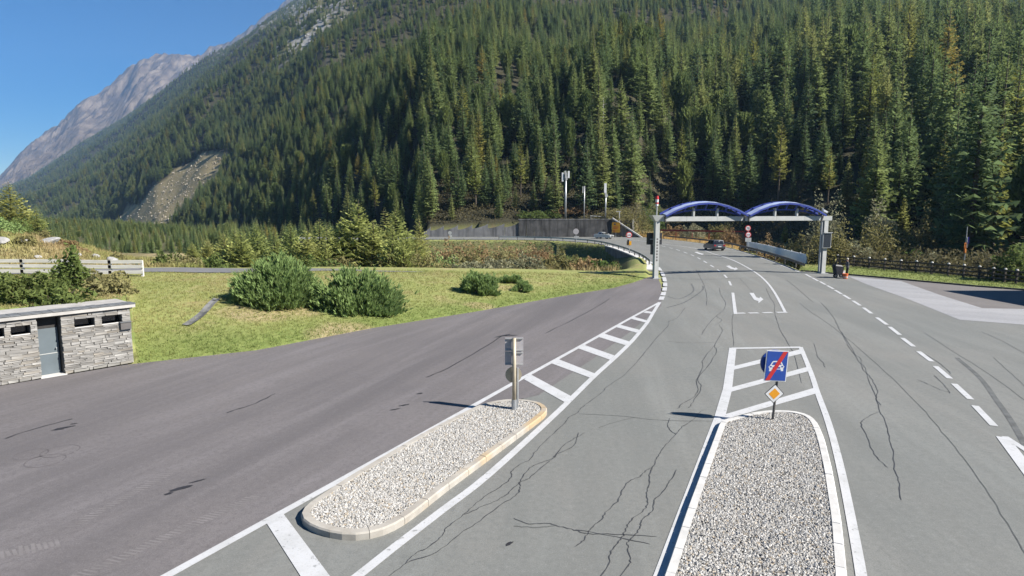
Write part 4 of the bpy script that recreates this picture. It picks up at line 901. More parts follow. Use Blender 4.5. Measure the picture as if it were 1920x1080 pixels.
RB = [(1560, 452, 68, 2.4, 3.2, 'leaf_olive', 'tall olive bush right behind the right gantry post'), (1605, 470, 70, 2.0, 1.6, 'leaf_grey', 'low pale bush behind the person and the wooden fence'), (1640, 445, 72, 2.3, 3.4, 'leaf_olive', 'tall tan bush behind the wooden fence right of the gantry'), (1672, 450, 74, 2.2, 3.2, 'leaf_olive', 'tan bush beside the young spruce behind the fence'), (1715, 480, 70, 1.4, 1.2, 'leaf_green', 'small green bush behind the fence left of the flagpole'), (1740, 488, 68, 1.2, 1.1, 'leaf_grey', 'small pale bush behind the fence nearest the flagpole'),
      (1550, 395, 84, 2.6, 2.6, 'leaf_grey', 'pale leafy bush above the end of the right blue arch'), (1500, 462, 80, 2.6, 2.2, 'leaf_olive', 'olive bush behind the right end of the white parapet'), (1440, 462, 92, 2.4, 1.9, 'leaf_rust', 'brownish bush behind the middle of the white parapet'), (1905, 490, 52, 1.6, 2.6, 'leaf_green', 'leafy bush at the right edge by the end of the fence'), (1300, 428, 130, 2.6, 1.2, 'leaf_grey', 'pale bush seen under the left span of the gantry'), (1350, 428, 124, 2.4, 1.3, 'leaf_olive', 'olive bush under the left span right of the pale one'), (1262, 430, 142, 2.6, 1.2, 'leaf_rust', 'rusty bush beside the left gantry post'), (1370, 440, 108, 2.2, 1.6, 'leaf_rust', 'low rusty bush beside the round speed signs'), (1190, 400, 142, 5, 3.4, 'leaf_olive', 'olive bush above the end of the high concrete wall'), (1155, 402, 143, 4, 2.2, 'leaf_olive', 'olive bush on the wall top right of the third mast'), (1222, 395, 150, 3.4, 3.4, 'leaf_green', 'green bush behind the top of the left gantry post'), (1010, 410, 144, 5, 1.6, 'leaf_green', 'low green bush on the wall top left of the masts'), (1075, 405, 146, 4, 2, 'leaf_rust', 'reddish bush on the wall top between the masts'), (1650, 402, 82, 2.4, 2.6, 'leaf_grey', 'pale twiggy bush right of the bright yellow larch'), (1735, 420, 80, 2, 2.6, 'leaf_olive', 'olive bush below the rusty orange larch')]
for i, (x, y, t, rx, rz_, mt, lab) in enumerate(RB):
    p = AT(x, y, t); z = ground_z(p.x, t); shrub('roadside_bush', lab, (p.x, t, z - .1), (rx, rx * .8, max(rz_, (p.z - z) + rz_ * .5)), mt, int(900 + rx * 600), .16, 'leaf', 60 + i)

# grass blades
def blades(n_pts, xs, ys, zs, hmin, hmax, w, tone, lean=.35, per=3):
    n = len(xs); out = []; tn = []
    for k in range(per):
        an = rng.uniform(0, 6.28, n); h = rng.uniform(hmin, hmax, n); ox = rng.normal(0, .05, n); oy = rng.normal(0, .05, n); b = np.stack([xs + ox, ys + oy, zs], 1); s = np.stack([np.cos(an), np.sin(an), np.zeros(n)], 1) * w
        tip = b + np.stack([rng.normal(0, lean, n) * h, rng.normal(0, lean, n) * h, h], 1); out.append(np.stack([b - s, b + s, tip], 1)); tn.append(tone)
    return np.concatenate(out).reshape(-1, 3), np.repeat(np.concatenate(tn), 3)
def grass_obj(name, label, v, tone, mat='grass'):
    me = tri_mesh(name, v, [MA[mat]]); at = me.attributes.new('tone', 'FLOAT', 'POINT'); at.data.foreach_set('value', tone.astype(np.float32))
    o = struct(name, me, 'stuff'); tag(o, label, 'grass'); return o
a = rng.uniform(-60, 1200, 60000); t = rng.uniform(22, 58, 60000); k = (t > np.where(a > 240, t_front(a) + .05, t_wall(a) + 1.8)) & (t < np.where(a > 430, t_crest(a) + 2, t_crest(a) - .1)); a, t = a[k], t[k]; x = (a - 960) / F * t; z = H(a, t)
edge = sst(6, .5, t - t_front(a)); tone = np.clip(.5 + .45 * fbm(x / 2.5, t / 2.5, 4, 5) + .45 * edge * (a > 240) - .25 * (a < 240), 0, 1)
v, tn = blades(0, x, t, z - .02, .05, .17, .014, tone, .6, 4); grass_obj('grass', 'short grass growing on the sloping bank beside the parking area', v, tn)
a = rng.uniform(1503, 2000, 16000); t = rng.uniform(44, 74, 16000); k = (t > t_right(a) + .25) & (t < t_fence(a) + .6); a, t = a[k], t[k]; x = (a - 960) / F * t
v, tn = blades(0, x, t, H(a, t) - .02, .05, .16, .022, np.clip(.85 + .3 * fbm(x / 2, t / 2, 3, 6), 0, 1)); grass_obj('grass', 'bright green grass strip in front of the dark wooden fence', v, tn)
a = rng.uniform(1195, 1395, 7500); t = t_right(a) + 2 + rng.uniform(0, 1, 7500) * (t_0(a) - t_right(a) - 1); x = (a - 960) / F * t
v, tn = blades(0, x, t, H(a, t) - .05, .25, .75, .03, a * 0, .35, 2); grass_obj('tall_grass', 'tall dry orange grass on the bank behind the left gantry span', v, tn, 'tallgrass')
a = rng.uniform(800, 1160, 12000); t = rng.uniform(60, 100, 12000); k = t < t_left(a) - 9; a, t = a[k], t[k]; x = (a - 960) / F * t
v, tn = blades(0, x, t, H(a, t) - .05, .3, .8, .05, np.clip(.2 + .4 * fbm(x / 5, t / 5, 3, 7), 0, .6), .3, 2); grass_obj('tall_grass', 'dry grass filling the hollow below the concrete wall', v, tn)

a = rng.uniform(-60, 380, 14000); t = rng.uniform(48, 76, 14000); x = (a - 960) / F * t
v, tn = blades(0, x, t, H(a, t) - .05, .2, .6, .05, np.clip(.35 + .7 * fbm(x / 4, t / 4, 3, 9), 0, .8), .3, 2); grass_obj('tall_grass', 'dry grass and heather covering the boulder mound on the left', v, tn)
MBU = [(25, 430, 64, 2.0, 'leaf_green'), (8, 445, 60, 1.4, 'mugo'), (50, 452, 57, 1.0, 'leaf_olive'), (120, 450, 62, 1.0, 'leaf_rust'), (75, 442, 64, 1.1, 'leaf_olive'), (150, 462, 62, .7, 'leaf_rust'), (250, 470, 62, 1.0, 'leaf_green'), (215, 462, 66, .9, 'leaf_olive'), (265, 480, 58, .9, 'leaf_green'), (330, 480, 60, 1.0, 'leaf_olive')]
for i, (x, y, t, r_, mt) in enumerate(MBU):
    p = AT(x, y, t); nth = ['first', 'second', 'third', 'fourth'][sorted(b[0] for b in MBU if b[4] == mt).index(x)]
    shrub('mound_bush', f'{nth} {HL[mt]} bush from the left on the boulder mound', (p.x, t, ground_z(p.x, t) - .1), (r_, r_ * .8, r_ * .8), mt, int(500 + r_ * 500), .13, 'leaf', 130 + i)
def undergrowth(label, a, t, mats, size, hgt, mat):
    x = (a - 960) / F * t; n = len(a); z = H(a, t) + rng.uniform(0, 1, n) ** 1.5 * hgt * (.6 + .8 * vnoise(x / 3, t / 3, 4)); r = rng
    s_ = r.normal(0, 1, (n, 3)); s_ /= np.linalg.norm(s_, axis=1)[:, None]; u_ = np.cross(s_, r.normal(0, 1, (n, 3))); u_ /= np.linalg.norm(u_, axis=1)[:, None]; L = size * r.uniform(.6, 1.4, n)[:, None]; c = np.stack([x, t, z], 1)
    me = tri_mesh('undergrowth', np.stack([c - s_ * L, c + u_ * L * .5, c + s_ * L, c - s_ * L, c + s_ * L, c - u_ * L * .5], 1).reshape(-1, 3), [MA[mat]]); o = struct('undergrowth', me, 'stuff'); tag(o, label, 'undergrowth')
a = rng.uniform(790, 1195, 16000); undergrowth('dark brown undergrowth on the slope above the retaining walls', a, t_0(a) + rng.uniform(.8, 26, 16000), None, .22, 1.5, 'leaf_dark')
a = rng.uniform(1195, 1400, 6000); undergrowth('brown undergrowth at the forest edge behind the left gantry span', a, t_0(a) + 1 + rng.uniform(0, 30, 6000), None, .22, 1.2, 'leaf_olive')
a = rng.uniform(1390, 2000, 14000); undergrowth('dark undergrowth along the foot of the forest on the right', a, np.where(a > 1505, t_fence(a) + .8, t_0(a) - 14) + rng.uniform(0, 1, 14000) ** 1.4 * 44, None, .22, 1.7, 'leaf_dark')
a = rng.uniform(560, 1150, 9000); undergrowth('low weeds on the embankment below the far road', a, t_left(a) - rng.uniform(1.5, 14, 9000), None, .14, .5, 'leaf_green')
# boulders
def rock_mesh(seed, sub=3):
    bm = bmesh.new(); bmesh.ops.create_icosphere(bm, subdivisions=sub, radius=1); r = np.random.default_rng(seed)
    pl = r.normal(0, 1, (9, 3)); pl /= np.linalg.norm(pl, axis=1)[:, None]; dist = r.uniform(.55, .85, 9)
    for v in bm.verts:
        c = np.array(v.co)
        for p, d in zip(pl, dist):
            s = c @ p
            if s > d: c = c - p * (s - d) * .9
        v.co = c * (1 + .05 * math.sin(c[0] * 9 + seed) * math.sin(c[1] * 8))
    me = bpy.data.meshes.new('boulder'); bm.to_mesh(me); bm.free(); me.materials.append(MA['rock']); return me
RM = [rock_mesh(i) for i in range(5)]
BO = [(235, 474, 58, .75, .5, 'large rounded pale boulder on the mound right of the fence top'), (206, 467, 60, .7, .5, 'pale angular boulder left of the largest rounded boulder'), (176, 464, 61, .6, .28, 'flat pale boulder on the mound above the fence'), (90, 455, 60, 1.1, .4, 'long slanted slab of rock on the mound'), (46, 460, 57, .6, .4, 'small pale rock on the mound above the middle of the fence'), (3, 462, 56, .7, .45, 'pale rock on the mound at the left edge'), (297, 497, 56, .55, .5, 'pointed pale boulder right of the end of the fence'), (272, 497, 54, .4, .3, 'small rock hidden by the last fence post'), (325, 499, 57, .5, .3, 'low rock near the path right of the fence'), (145, 470, 58, .4, .25, 'small flat stone on the mound'), (70, 476, 54, .35, .25, 'little stone just above the fence rail'), (1006, 488, 76, 1.1, .9, 'big pale boulder in the hollow below the road'), (1028, 495, 73, .7, .8, 'upright pale boulder right of the big one in the hollow'), (990, 496, 74, .6, .5, 'white boulder left of the big one in the hollow'), (976, 499, 70, .4, .35, 'small white stone at the left of the hollow boulders'), (1018, 502, 70, .5, .4, 'low boulder in front of the big one in the hollow'), (1040, 485, 80, .5, .4, 'small boulder behind the upright one in the hollow')]
for i, (x, y, t, rx, rz_, lab) in enumerate(BO):
    p = AT(x, y, t); z_ = ground_z(p.x, t); o = link(bpy.data.objects.new('boulder', RM[i % 5])); o.location = (p.x, t, z_ + rz_ * .45); o.scale = (rx, rx * .8, rz_); o.rotation_euler = (0, .25 if 'slanted' in lab else 0, i * 1.3); tag(o, lab, 'boulder', 'boulders')
# debris on the landslide and rocks above the tree line
def rubble(name, label, sel_fn, n, s0, s1, cat, mat='debris'):
    pts = sel_fn(n); m = len(pts[0]); x, y, z, s = pts
    base = np.array([(1, 0, 0), (0, 1, 0), (-1, 0, 0), (0, -1, 0), (0, 0, 1), (0, 0, -1)], float); v = base[None] * s[:, None, None] * rng.uniform(.5, 1.3, (m, 6, 1)) + rng.normal(0, .22, (m, 6, 3)) * s[:, None, None]
    v = v + np.stack([x, y, z], -1)[:, None]; f = np.array([(0, 1, 4), (1, 2, 4), (2, 3, 4), (3, 0, 4), (1, 0, 5), (2, 1, 5), (3, 2, 5), (0, 3, 5)]); ff = (f[None] + (np.arange(m) * 6)[:, None, None]).reshape(-1)
    o = struct(name, mesh_np(name, v.reshape(-1, 3), ff, np.full(len(ff) // 3, 3), [MA[mat]]), 'stuff'); tag(o, label, cat)
def sel_slide(n):
    px = rng.uniform(165, 425, n * 3); py = rng.uniform(290, 470, n * 3); k = slide_mask(px, py); px, py = px[k][:n], py[k][:n]; X_, Y_, Z_ = [], [], []
    ts = np.exp(np.linspace(math.log(200), math.log(2500), 500))
    for a_, b_ in zip(px, py):
        dx, dy, dz = ray(a_, b_); a = 960 + F * dx / dy; z = H(np.full_like(ts, a), ts); ok = np.nonzero((z >= CAMH + dz / dy * ts) & (ts > t_0(a)))[0]
        if len(ok): i = ok[0]; X_.append((a - 960) / F * ts[i]); Y_.append(ts[i]); Z_.append(z[i])
    return np.array(X_), np.array(Y_), np.array(Z_), np.abs(rng.normal(0, .6, len(X_))) + .25
rubble('landslide_debris', 'pale stones and broken wood strewn over the landslide scar', sel_slide, 1100, .3, 1, 'debris')
def sel_high(n):
    a = rng.uniform(330, 760, n * 14); t = rng.uniform(900, 3000, n * 14); t = np.minimum(t, t_1(a) * .98); x = (a - 960) / F * t; z = H(a, t); e = (z - CAMH) / t
    k = (e > .19) & (fbm(x / 150, t / 150, 4, 51) > .12); a, t, x, z = (q[k][:n] for q in (a, t, x, z)); return x, t, z, np.abs(rng.normal(0, 1.8, len(x))) + .9
rubble('rock_outcrops', 'pale rock outcrops scattered between the trees near the ridge', sel_high, 420, 2, 8, 'rocks', 'outcrop')

# ------------------------------------------------------------------ stone hut
B0, B1 = WALL_A.copy(), P(250, 679); dv = (B1 - B0).normalized(); nv = Vector((dv.y, -dv.x, 0)); LW = (B1 - B0).length; HW = 2.22
hut = thing('stone_hut', 'low stone walled hut with slate roof edge dug into the grass bank', 'building', B0 + dv * LW * .5)
def hp(s, z, o=0.0): return B0 + dv * s + nv * o + Vector((0, 0, z))
def s_of(px, py_):                      # position along the hut front of a photo column
    u, c, _ = ray(px, py_); # intersect vertical plane
    den = (u * nv.x + c * nv.y); k = (B0.x * nv.x + B0.y * nv.y) / den; q = Vector((u * k, c * k, 0)); return (q - B0).dot(dv)
dS0, dS1 = s_of(74, 660), s_of(118, 660)
wins = [(s_of(-22, 640), s_of(9, 640)), (s_of(21, 632), s_of(58, 632)), (s_of(139, 607), s_of(177, 607)), (s_of(190, 597), s_of(228, 597))]
WZ0, WZ1 = 1.72, 2.02
def hbox(s0, s1, z0, z1, o0, o1): return MB().hexa([hp(s0, z0, o1), hp(s1, z0, o1), hp(s1, z0, o0), hp(s0, z0, o0)], [hp(s0, z1, o1), hp(s1, z1, o1), hp(s1, z1, o0), hp(s0, z1, o0)])
holes = sorted([(dS0, dS1, 0, HW)] + [(a, b, WZ0, WZ1) for a, b in wins])
core = MB(); cuts = sorted([-3.0, LW - .04] + [v for h in holes for v in h[:2]])
for s0, s1 in zip(cuts[:-1], cuts[1:]):
    m = (s0 + s1) / 2; hh = [h for h in holes if h[0] < m < h[1]]; segs = [(0, HW)]
    if hh: segs = [(0, hh[0][2]), (hh[0][3], HW)]
    for z0, z1 in segs:
        if z1 - z0 > .02: q = hbox(s0, s1, z0, z1, -.42, -.05); core.add(q.v, q.f)
part('wall_core', core, 'mortar', hut, kind='stuff')
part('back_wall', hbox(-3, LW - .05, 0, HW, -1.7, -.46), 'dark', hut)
part('side_wall', hbox(LW - .045, LW - .01, 0, HW, -2.6, -.40), 'mortar', hut)
# stacked stones, each its own piece
smesh = []
for i in range(10):
    bm = bmesh.new(); bmesh.ops.create_cube(bm, size=1)
    for v in bm.verts: v.co += Vector([random.uniform(-.05, .05), random.uniform(-.12, .12), random.uniform(-.09, .09)])
    m_ = bpy.data.meshes.new('stone'); bm.to_mesh(m_); bm.free(); m_.materials.append(MA['stone']); smesh.append(m_)
ang = math.atan2(dv.y, dv.x); allst = []; z = 0
while z < HW - .03:
    h = random.choice([.05, .06, .07, .075, .09, .11]); s = -3.0 + random.uniform(0, .2)
    while s < LW:
        w_ = random.uniform(.14, .55) if random.random() > .04 else .12; e_ = min(s + w_, LW); m = s
        blocked = [hh for hh in holes if z + h * .5 > hh[2] - .01 and z + h * .5 < hh[3] and e_ > hh[0] and s < hh[1]]
        if blocked:
            hh = blocked[0]
            if hh[0] - s > .06: allst.append((s, hh[0], z, h))
            s = hh[1]; continue
        if e_ - s > .05: allst.append((s, e_, z, h))
        s = e_
    z += h
# side returns
for zz in np.arange(0, HW, .085): allst.append((LW + .001, None, zz, .08))
vis = [q for q in allst if q[1] is not None and q[0] > -1.2]; vis.sort(key=lambda q: -(q[1] - q[0]) * q[3]); bigs = set(id(q) for q in vis[:290]); fill = MB()
hutO = ORG[hut.name]
for q in allst:
    s0, s1, z0, h = q
    if s1 is None:
        for k in range(6):
            w_ = .36; c = hp(LW - .02, z0 + h / 2, -.2 - k * .37); fill.box(c, (.10, w_ - .02, h - .012), ang); 
        continue
    c = hp((s0 + s1) / 2, z0 + h / 2, -.03 + random.uniform(-.012, .018)); sz = (s1 - s0 - .012, .16, h - .010)
    if id(q) in bigs:
        o = link(bpy.data.objects.new('stone', random.choice(smesh))); o.parent = hut; o.location = c - hutO; o.rotation_euler = (0, 0, ang); o.scale = sz
    else: fill.box(c, sz, ang)
part('small_stones', fill, 'stone', hut, kind='stuff')
for a, b in wins:
    wf = part('window', hbox(a, b, WZ0, WZ1, -.40, -.36), 'glass', hut); part('sill', hbox(a - .02, b + .02, WZ0 - .035, WZ0, -.36, .012), 'wall_pale', wf)
    part('frame', hbox(a, b, WZ1 - .035, WZ1, -.36, -.30), 'metal_dark', wf)
dr = part('door', hbox(dS0 + .02, dS1 - .04, .03, 1.78, -.34, -.29), 'door', hut); part('handle', hbox(dS1 - .16, dS1 - .12, .98, 1.02, -.29, -.2), 'metal', dr); part('kick_rail', hbox(dS0 + .02, dS1 - .05, .80, .83, -.288, -.28), 'metal_pale', dr)
part('transom', hbox(dS0 + .02, dS1 - .04, 1.785, HW, -.36, -.30), 'dark', hut); part('doorstep', hbox(dS0 - .05, dS1 + .05, -.02, .025, -.40, .10), 'wall_pale', hut)
rf = part('roof', hbox(-3, LW + .18, HW + .06, HW + .20, -2.0, .16), 'roof_edge', hut); part('soffit', hbox(-3, LW + .1, HW, HW + .06, -1.9, .05), 'wood_dark', rf)
sl_ = MB()
for i in range(26):
    s0 = -3 + i * (LW + 3.2) / 26; part('slate', hbox(s0, s0 + (LW + 3.2) / 26 - .01, HW + .203, HW + .235 + random.uniform(-.006, .006), -.42 - random.uniform(0, .1), .19), 'slate', rf)
bx = part('wall_box', hbox(s_of(224, 612), s_of(244, 612), 1.42, 1.70, -.02, .16), 'metal_dark', hut); part('lid', hbox(s_of(223, 612), s_of(245, 612), 1.705, 1.73, -.02, .19), 'slate', bx)

# ------------------------------------------------------------------ fences and rails
def gz(p): return float(H(np.array(960 + F * p.x / p.y), np.array(p.y)))
fl = thing('wooden_fence', 'pale bleached three rail wooden fence along the path on the left', 'fence', P(120, 517, 1.8))
fp = []
for px in (-220, -130, -40, 46, 128, 210, 269):
    x = (px - 960) / F * 40.9; fp.append(Vector((x, 40.6, gz(Vector((x, 40.6, 0))))))
for p in fp: part('post', MB().box(p + Vector((0, 0, .48)), (.13, .13, 1.15)), 'wood_pale', fl)
for a, b in zip(fp[:-1], fp[1:]):
    for hh in (.98, .66, .30): part('rail', MB().bar(a + Vector((-.1, -.09, hh)), b + Vector((.1, -.09, hh + random.uniform(-.02, .02))), .05, .22), 'wood_pale', fl)
frt = thing('wooden_fence', 'dark wooden fence with pale post tops along the green strip on the right', 'fence', P(1700, 507))
fpx = [(1522, 494), (1545, 495), (1570, 497), (1600, 500), (1629, 503), (1658, 506), (1688, 509), (1717, 511), (1746, 514), (1777, 517), (1806, 520), (1835, 523), (1861, 526), (1883, 528), (1905, 530), (1960, 536), (2020, 543)]
rp = []
for x, y in fpx: p = P(x, y, .2); p.z = gz(p) ; rp.append(p)
for p in rp:
    po = part('post', MB().box(p + Vector((0, 0, .52)), (.14, .14, 1.1)), 'wood_dark', frt); part('post_cap', MB().tube(p + Vector((0, 0, 1.07)), p + Vector((0, 0, 1.17)), .13, .07, 8), 'wood_pale', po)
for a, b in zip(rp[:-1], rp[1:]):
    for hh in (.95, .60, .25): part('rail', MB().bar(a + Vector((0, -.09, hh)), b + Vector((0, -.09, hh)), .05, .13), 'wood_dark', frt)
def guardrail(label, pts, step, hz=.62, mat='metal', postmat='metal_dark'):
    g = smooth_pts(pts, 8); L = 0; posts = [g[0]]; acc = 0
    for a, b in zip(g[:-1], g[1:]):
        acc += (b - a).length
        if acc > step: posts.append(b); acc = 0
    t = thing('guardrail', label, 'guardrail', g[0])
    for p in posts: part('post', MB().box(p + Vector((0, 0, .36)), (.12, .12, .74)), postmat, t)
    for a, b in zip(g[:-1], g[1:]):
        a2, b2 = a + Vector((0, 0, hz)), b + Vector((0, 0, hz)); mb = MB(); mb.bar(a2 + Vector((0, 0, .09)), b2 + Vector((0, 0, .09)), .07, .11); mb.bar(a2 - Vector((0, 0, .07)), b2 - Vector((0, 0, .07)), .07, .11); mb.bar(a2, b2, .03, .10); part('beam', mb, mat, t)
    return t
guardrail('galvanised guardrail curving along the left edge of the road to the gantry', [p + Vector((-.5, -.3, 0)) for p in pp([(940, 449.8), (1000, 450.4), (1060, 452.6), (1120, 458), (1165, 468.5), (1205, 484.5), (1226, 499)])], 3.0)
guardrail('dark guardrail on the right edge of the road before the white parapet', [p + Vector((.5, .1, 0)) for p in pp([(1240, 447.5), (1300, 454), (1360, 463), (1420, 479), (1470, 496), (1500, 508)])], 4.2, .60, 'metal_dark')
# bridge edge and wing wall on the left
wl = thing('bridge_wall', 'grey concrete bridge side wall under the left guardrail', 'wall', P(1190, 480)); wp = smooth_pts(pp([(1142, 461.5), (1165, 468.5), (1205, 484.5), (1224, 500), (1227, 508)]), 5)
mb = MB(); cp = MB()
for a, b in zip(wp[:-1], wp[1:]):
    n_ = Vector((-(b - a).y, (b - a).x, 0)).normalized(); n_ = -n_ if n_.x > 0 else n_
    f = lambda p, o, z: p + n_ * o + Vector((0, 0, z))
    mb.hexa([f(a, .65, -3.2), f(b, .65, -3.2), f(b, .3, -3.2), f(a, .3, -3.2)], [f(a, .65, -.02), f(b, .65, -.02), f(b, .3, -.02), f(a, .3, -.02)]); cp.hexa([f(a, .8, -.018), f(b, .8, -.018), f(b, .05, -.018), f(a, .05, -.018)], [f(a, .8, .14), f(b, .8, .14), f(b, .05, .14), f(a, .05, .14)])
part('wall_face', mb, 'wall_light', wl); part('coping', cp, 'wall_pale', wl)
# white parapet on the right
pr = thing('bridge_parapet', 'white panelled bridge parapet behind the right guardrail', 'parapet', P(1450, 480)); pa = [P(1393, 468) + Vector((1.2, 1.6, 0)), P(1430, 478) + Vector((1.3, 1.3, 0)), P(1470, 491) + Vector((1.3, 1.1, 0)), P(1511, 497.5)]
pg = smooth_pts(pa, 10)
for a, b in zip(pg[:-1], pg[1:]): part('panel', MB().bar(a + Vector((0, 0, .62)), b.lerp(a, .02) + Vector((0, 0, .62)), .08, 1.2), 'panel_white', pr)
for p in pg[::5]: part('post', MB().box(p + Vector((.06, .12, .66)), (.14, .14, 1.36)), 'metal_pale', pr)
# kerb of the right-hand verge
kb = thing('verge_kerb', 'dark kerb along the green strip on the right', 'kerb', P(1700, 526)); kp = pp(kerb_line[:-1])
for a, b in zip(kp[:-1], kp[1:]):
    n = max(1, int((b - a).length / 1.5))
    for i in range(n): part('kerb_stone', MB().bar(a.lerp(b, i / n) + Vector((0, .1, .06)), a.lerp(b, (i + .985) / n) + Vector((0, .1, .06)), .14, .13), 'wall_dark', kb)
# red pipe barrier
rr = thing('red_barrier', 'thin red pipe barrier behind the road under the left gantry span', 'barrier', P(1300, 453)); 
ra_, rb_ = AT(1238, 431.5, 128), AT(1396, 434.5, 118); part('pipe', MB().bar(ra_, rb_, .12, .32), 'redrail', rr)
for i in range(6): p = ra_.lerp(rb_, i / 5); part('post', MB().bar(p, Vector((p.x, p.y, gz(p) - .3)), .1, .1, (0, 1, 0)), 'redrail', rr)

# ------------------------------------------------------------------ retaining walls
rw = thing('retaining_wall', 'long stained concrete retaining wall behind the far road', 'wall', AT(1060, 445, 139)); y0 = 139.5
def wx(px, Y): return (px - 960) / F * Y / 1.0 * (1 / 1.0)
def WP(px, py, Y=139.5): return AT(px, py, Y)
pn = np.linspace(973, 1147, 13)
for i, (x0, x1) in enumerate(zip(pn[:-1], pn[1:])):
    b0, b1 = WP(x0, 445.5), WP(x1 - .25, 445.5); t0_, t1_ = WP(x0, 412.5), WP(x1 - .25, 412); b0.z = b1.z = -.2; d = Vector((0, .5, 0))
    part('panel', MB().hexa([b0, b1, b1 + d, b0 + d], [t0_, t1_, t1_ + d, t0_ + d]), 'wall_dark', rw)
a, b = WP(972, 412), WP(1148, 411.4); part('coping', MB().hexa([a - Vector((0, .06, .02)), b - Vector((0, .06, .02)), b + Vector((0, .6, -.02)), a + Vector((0, .6, -.02))], [a + Vector((0, -.06, .14)), b + Vector((0, -.06, .14)), b + Vector((0, .6, .14)), a + Vector((0, .6, .14))]), 'wall_light', rw)
sw = thing('sawtooth_wall', 'low grey wall with sawtooth top left of the high retaining wall', 'wall', AT(890, 445, 139.8)); pk = [(795, 428), (807, 425), (832, 423.5), (858.5, 422.3), (885.4, 421.8), (915, 419.5), (946, 418.9), (973, 417.2)]
for (x0, _), (x1, yp) in zip(pk[:-1], pk[1:]):
    ylow = yp + 8.5; d = Vector((0, .5, 0)); xm = x0 + (x1 - x0) * .45; Y = 139.8
    pts = [WP(x0, 446, Y), WP(x1 - .2, 446, Y), WP(x1 - .2, yp, Y), WP(x1 - (x1 - x0) * .2, yp + 3.4, Y), WP(xm, ylow - 1.6, Y), WP(x0 + (x1 - x0) * .2, ylow, Y), WP(x0, ylow + .3, Y)]
    pts[0].z = pts[1].z = -.2; n = len(pts); part('panel', MB().add(pts + [p + d for p in pts], [tuple(range(n)), tuple(range(2 * n - 1, n - 1, -1))] + [(i, n + i, n + (i + 1) % n, (i + 1) % n) for i in range(n)]), 'wall_light', sw)
ww = thing('wing_wall', 'brown stained wing wall with a sloping pale coping at the right wall end', 'wall', AT(1175, 443, 138)); d = Vector((.2, .55, 0))
f0, f1, f2, f3 = AT(1147, 445.5, 139.2), AT(1204, 444.5, 137.2), AT(1190, 436, 137.6), AT(1148, 410, 139.2); f0.z = f1.z = -.2
part('wall_face', MB().add([f0, f1, f3, f0 + d, f1 + d, f3 + d], [(0, 1, 2), (5, 4, 3), (0, 3, 4, 1), (1, 4, 5, 2), (2, 5, 3, 0)]), 'wall_brown', ww)
part('coping', MB().bar(f3 + d * .4 + Vector((0, 0, .1)), f1 + d * .4 + Vector((0, 0, .12)), .75, .28), 'wall_pale', ww)
bk = [AT(1150, 440, 142.5), AT(1186, 440, 142.5), AT(1186, 411, 142.5), AT(1150, 411.4, 142.5)]; bk[0].z = bk[1].z = -.2
part('rear_wall', MB().hexa([bk[0], bk[1], bk[1] + Vector((0, .5, 0)), bk[0] + Vector((0, .5, 0))], [bk[3], bk[2], bk[2] + Vector((0, .5, 0)), bk[3] + Vector((0, .5, 0))]), 'wall_brown', ww); p = AT(1186.5, 436, 142.2); part('end_post', MB().box((p.x, p.y, 1.9), (.45, .8, 4.3)), 'wall_pale', ww)
ys = thing('warning_board', 'yellow orange board with dark markings on the wing wall', 'sign', AT(1155, 437, 138.4)); c = AT(1155, 426.5, 138.5); ry = math.atan2((f1 - f0).y, (f1 - f0).x)
part('board', MB().box(c, (1.75, .06, 2.25), ry), 'yellow', ys)
for dx_, dz_, w_, h_ in ((-.3, .72, .5, .32), (.15, .5, .7, .1), (0, .1, 1.2, .1), (-.1, -.2, 1.0, .1), (.1, -.5, 1.1, .1), (-.45, -.8, .3, .25), (.4, -.82, .3, .2)): part('symbol', MB().box(c + Vector((dx_, -.045, dz_)), (w_, .02, h_), ry), 'metal_dark' if dz_ > .3 else 'red', ys)
part('post', MB().tube(c + Vector((0, .1, 0)), (c.x, c.y + .1, -.1), .06, .06, 8), 'metal', ys)

tb0 = P(1830, 557) + Vector((5.0 * 1.235 * .934, -5.0 * 1.235 * .358, 0)); tb = thing('service_building', 'flat roofed service building throwing its shadow onto the forecourt', 'building', tb0)
def tbx(x0, x1, y0_, y1_, z0, z1): return MB().hexa([tb0 + Vector(q) for q in ((x0, y0_, z0), (x1, y0_, z0), (x1, y1_, z0), (x0, y1_, z0))], [tb0 + Vector(q) for q in ((x0, y0_, z1), (x1, y0_, z1), (x1, y1_, z1), (x0, y1_, z1))])
part('wall', tbx(.3, 9, -5.5, 3.2, 0, 4.6), 'wall_pale', tb); part('roof', tbx(0, 9.3, -5.8, 3.5, 4.605, 5.0), 'slate', tb)
for y_ in (-4.6, -2.6, 1.2): w_ = part('window', tbx(.27, .298, y_, y_ + 1.3, 1.0, 2.4), 'glass', tb); part('frame', tbx(.255, .299, y_ - .08, y_ + 1.38, .9, .98), 'metal_grey', w_)
d_ = part('door', tbx(.26, .298, -.7, .3, 0, 2.15), 'metal_dark', tb); part('handle', tbx(.2, .255, -.6, -.5, 1.0, 1.05), 'metal', d_)

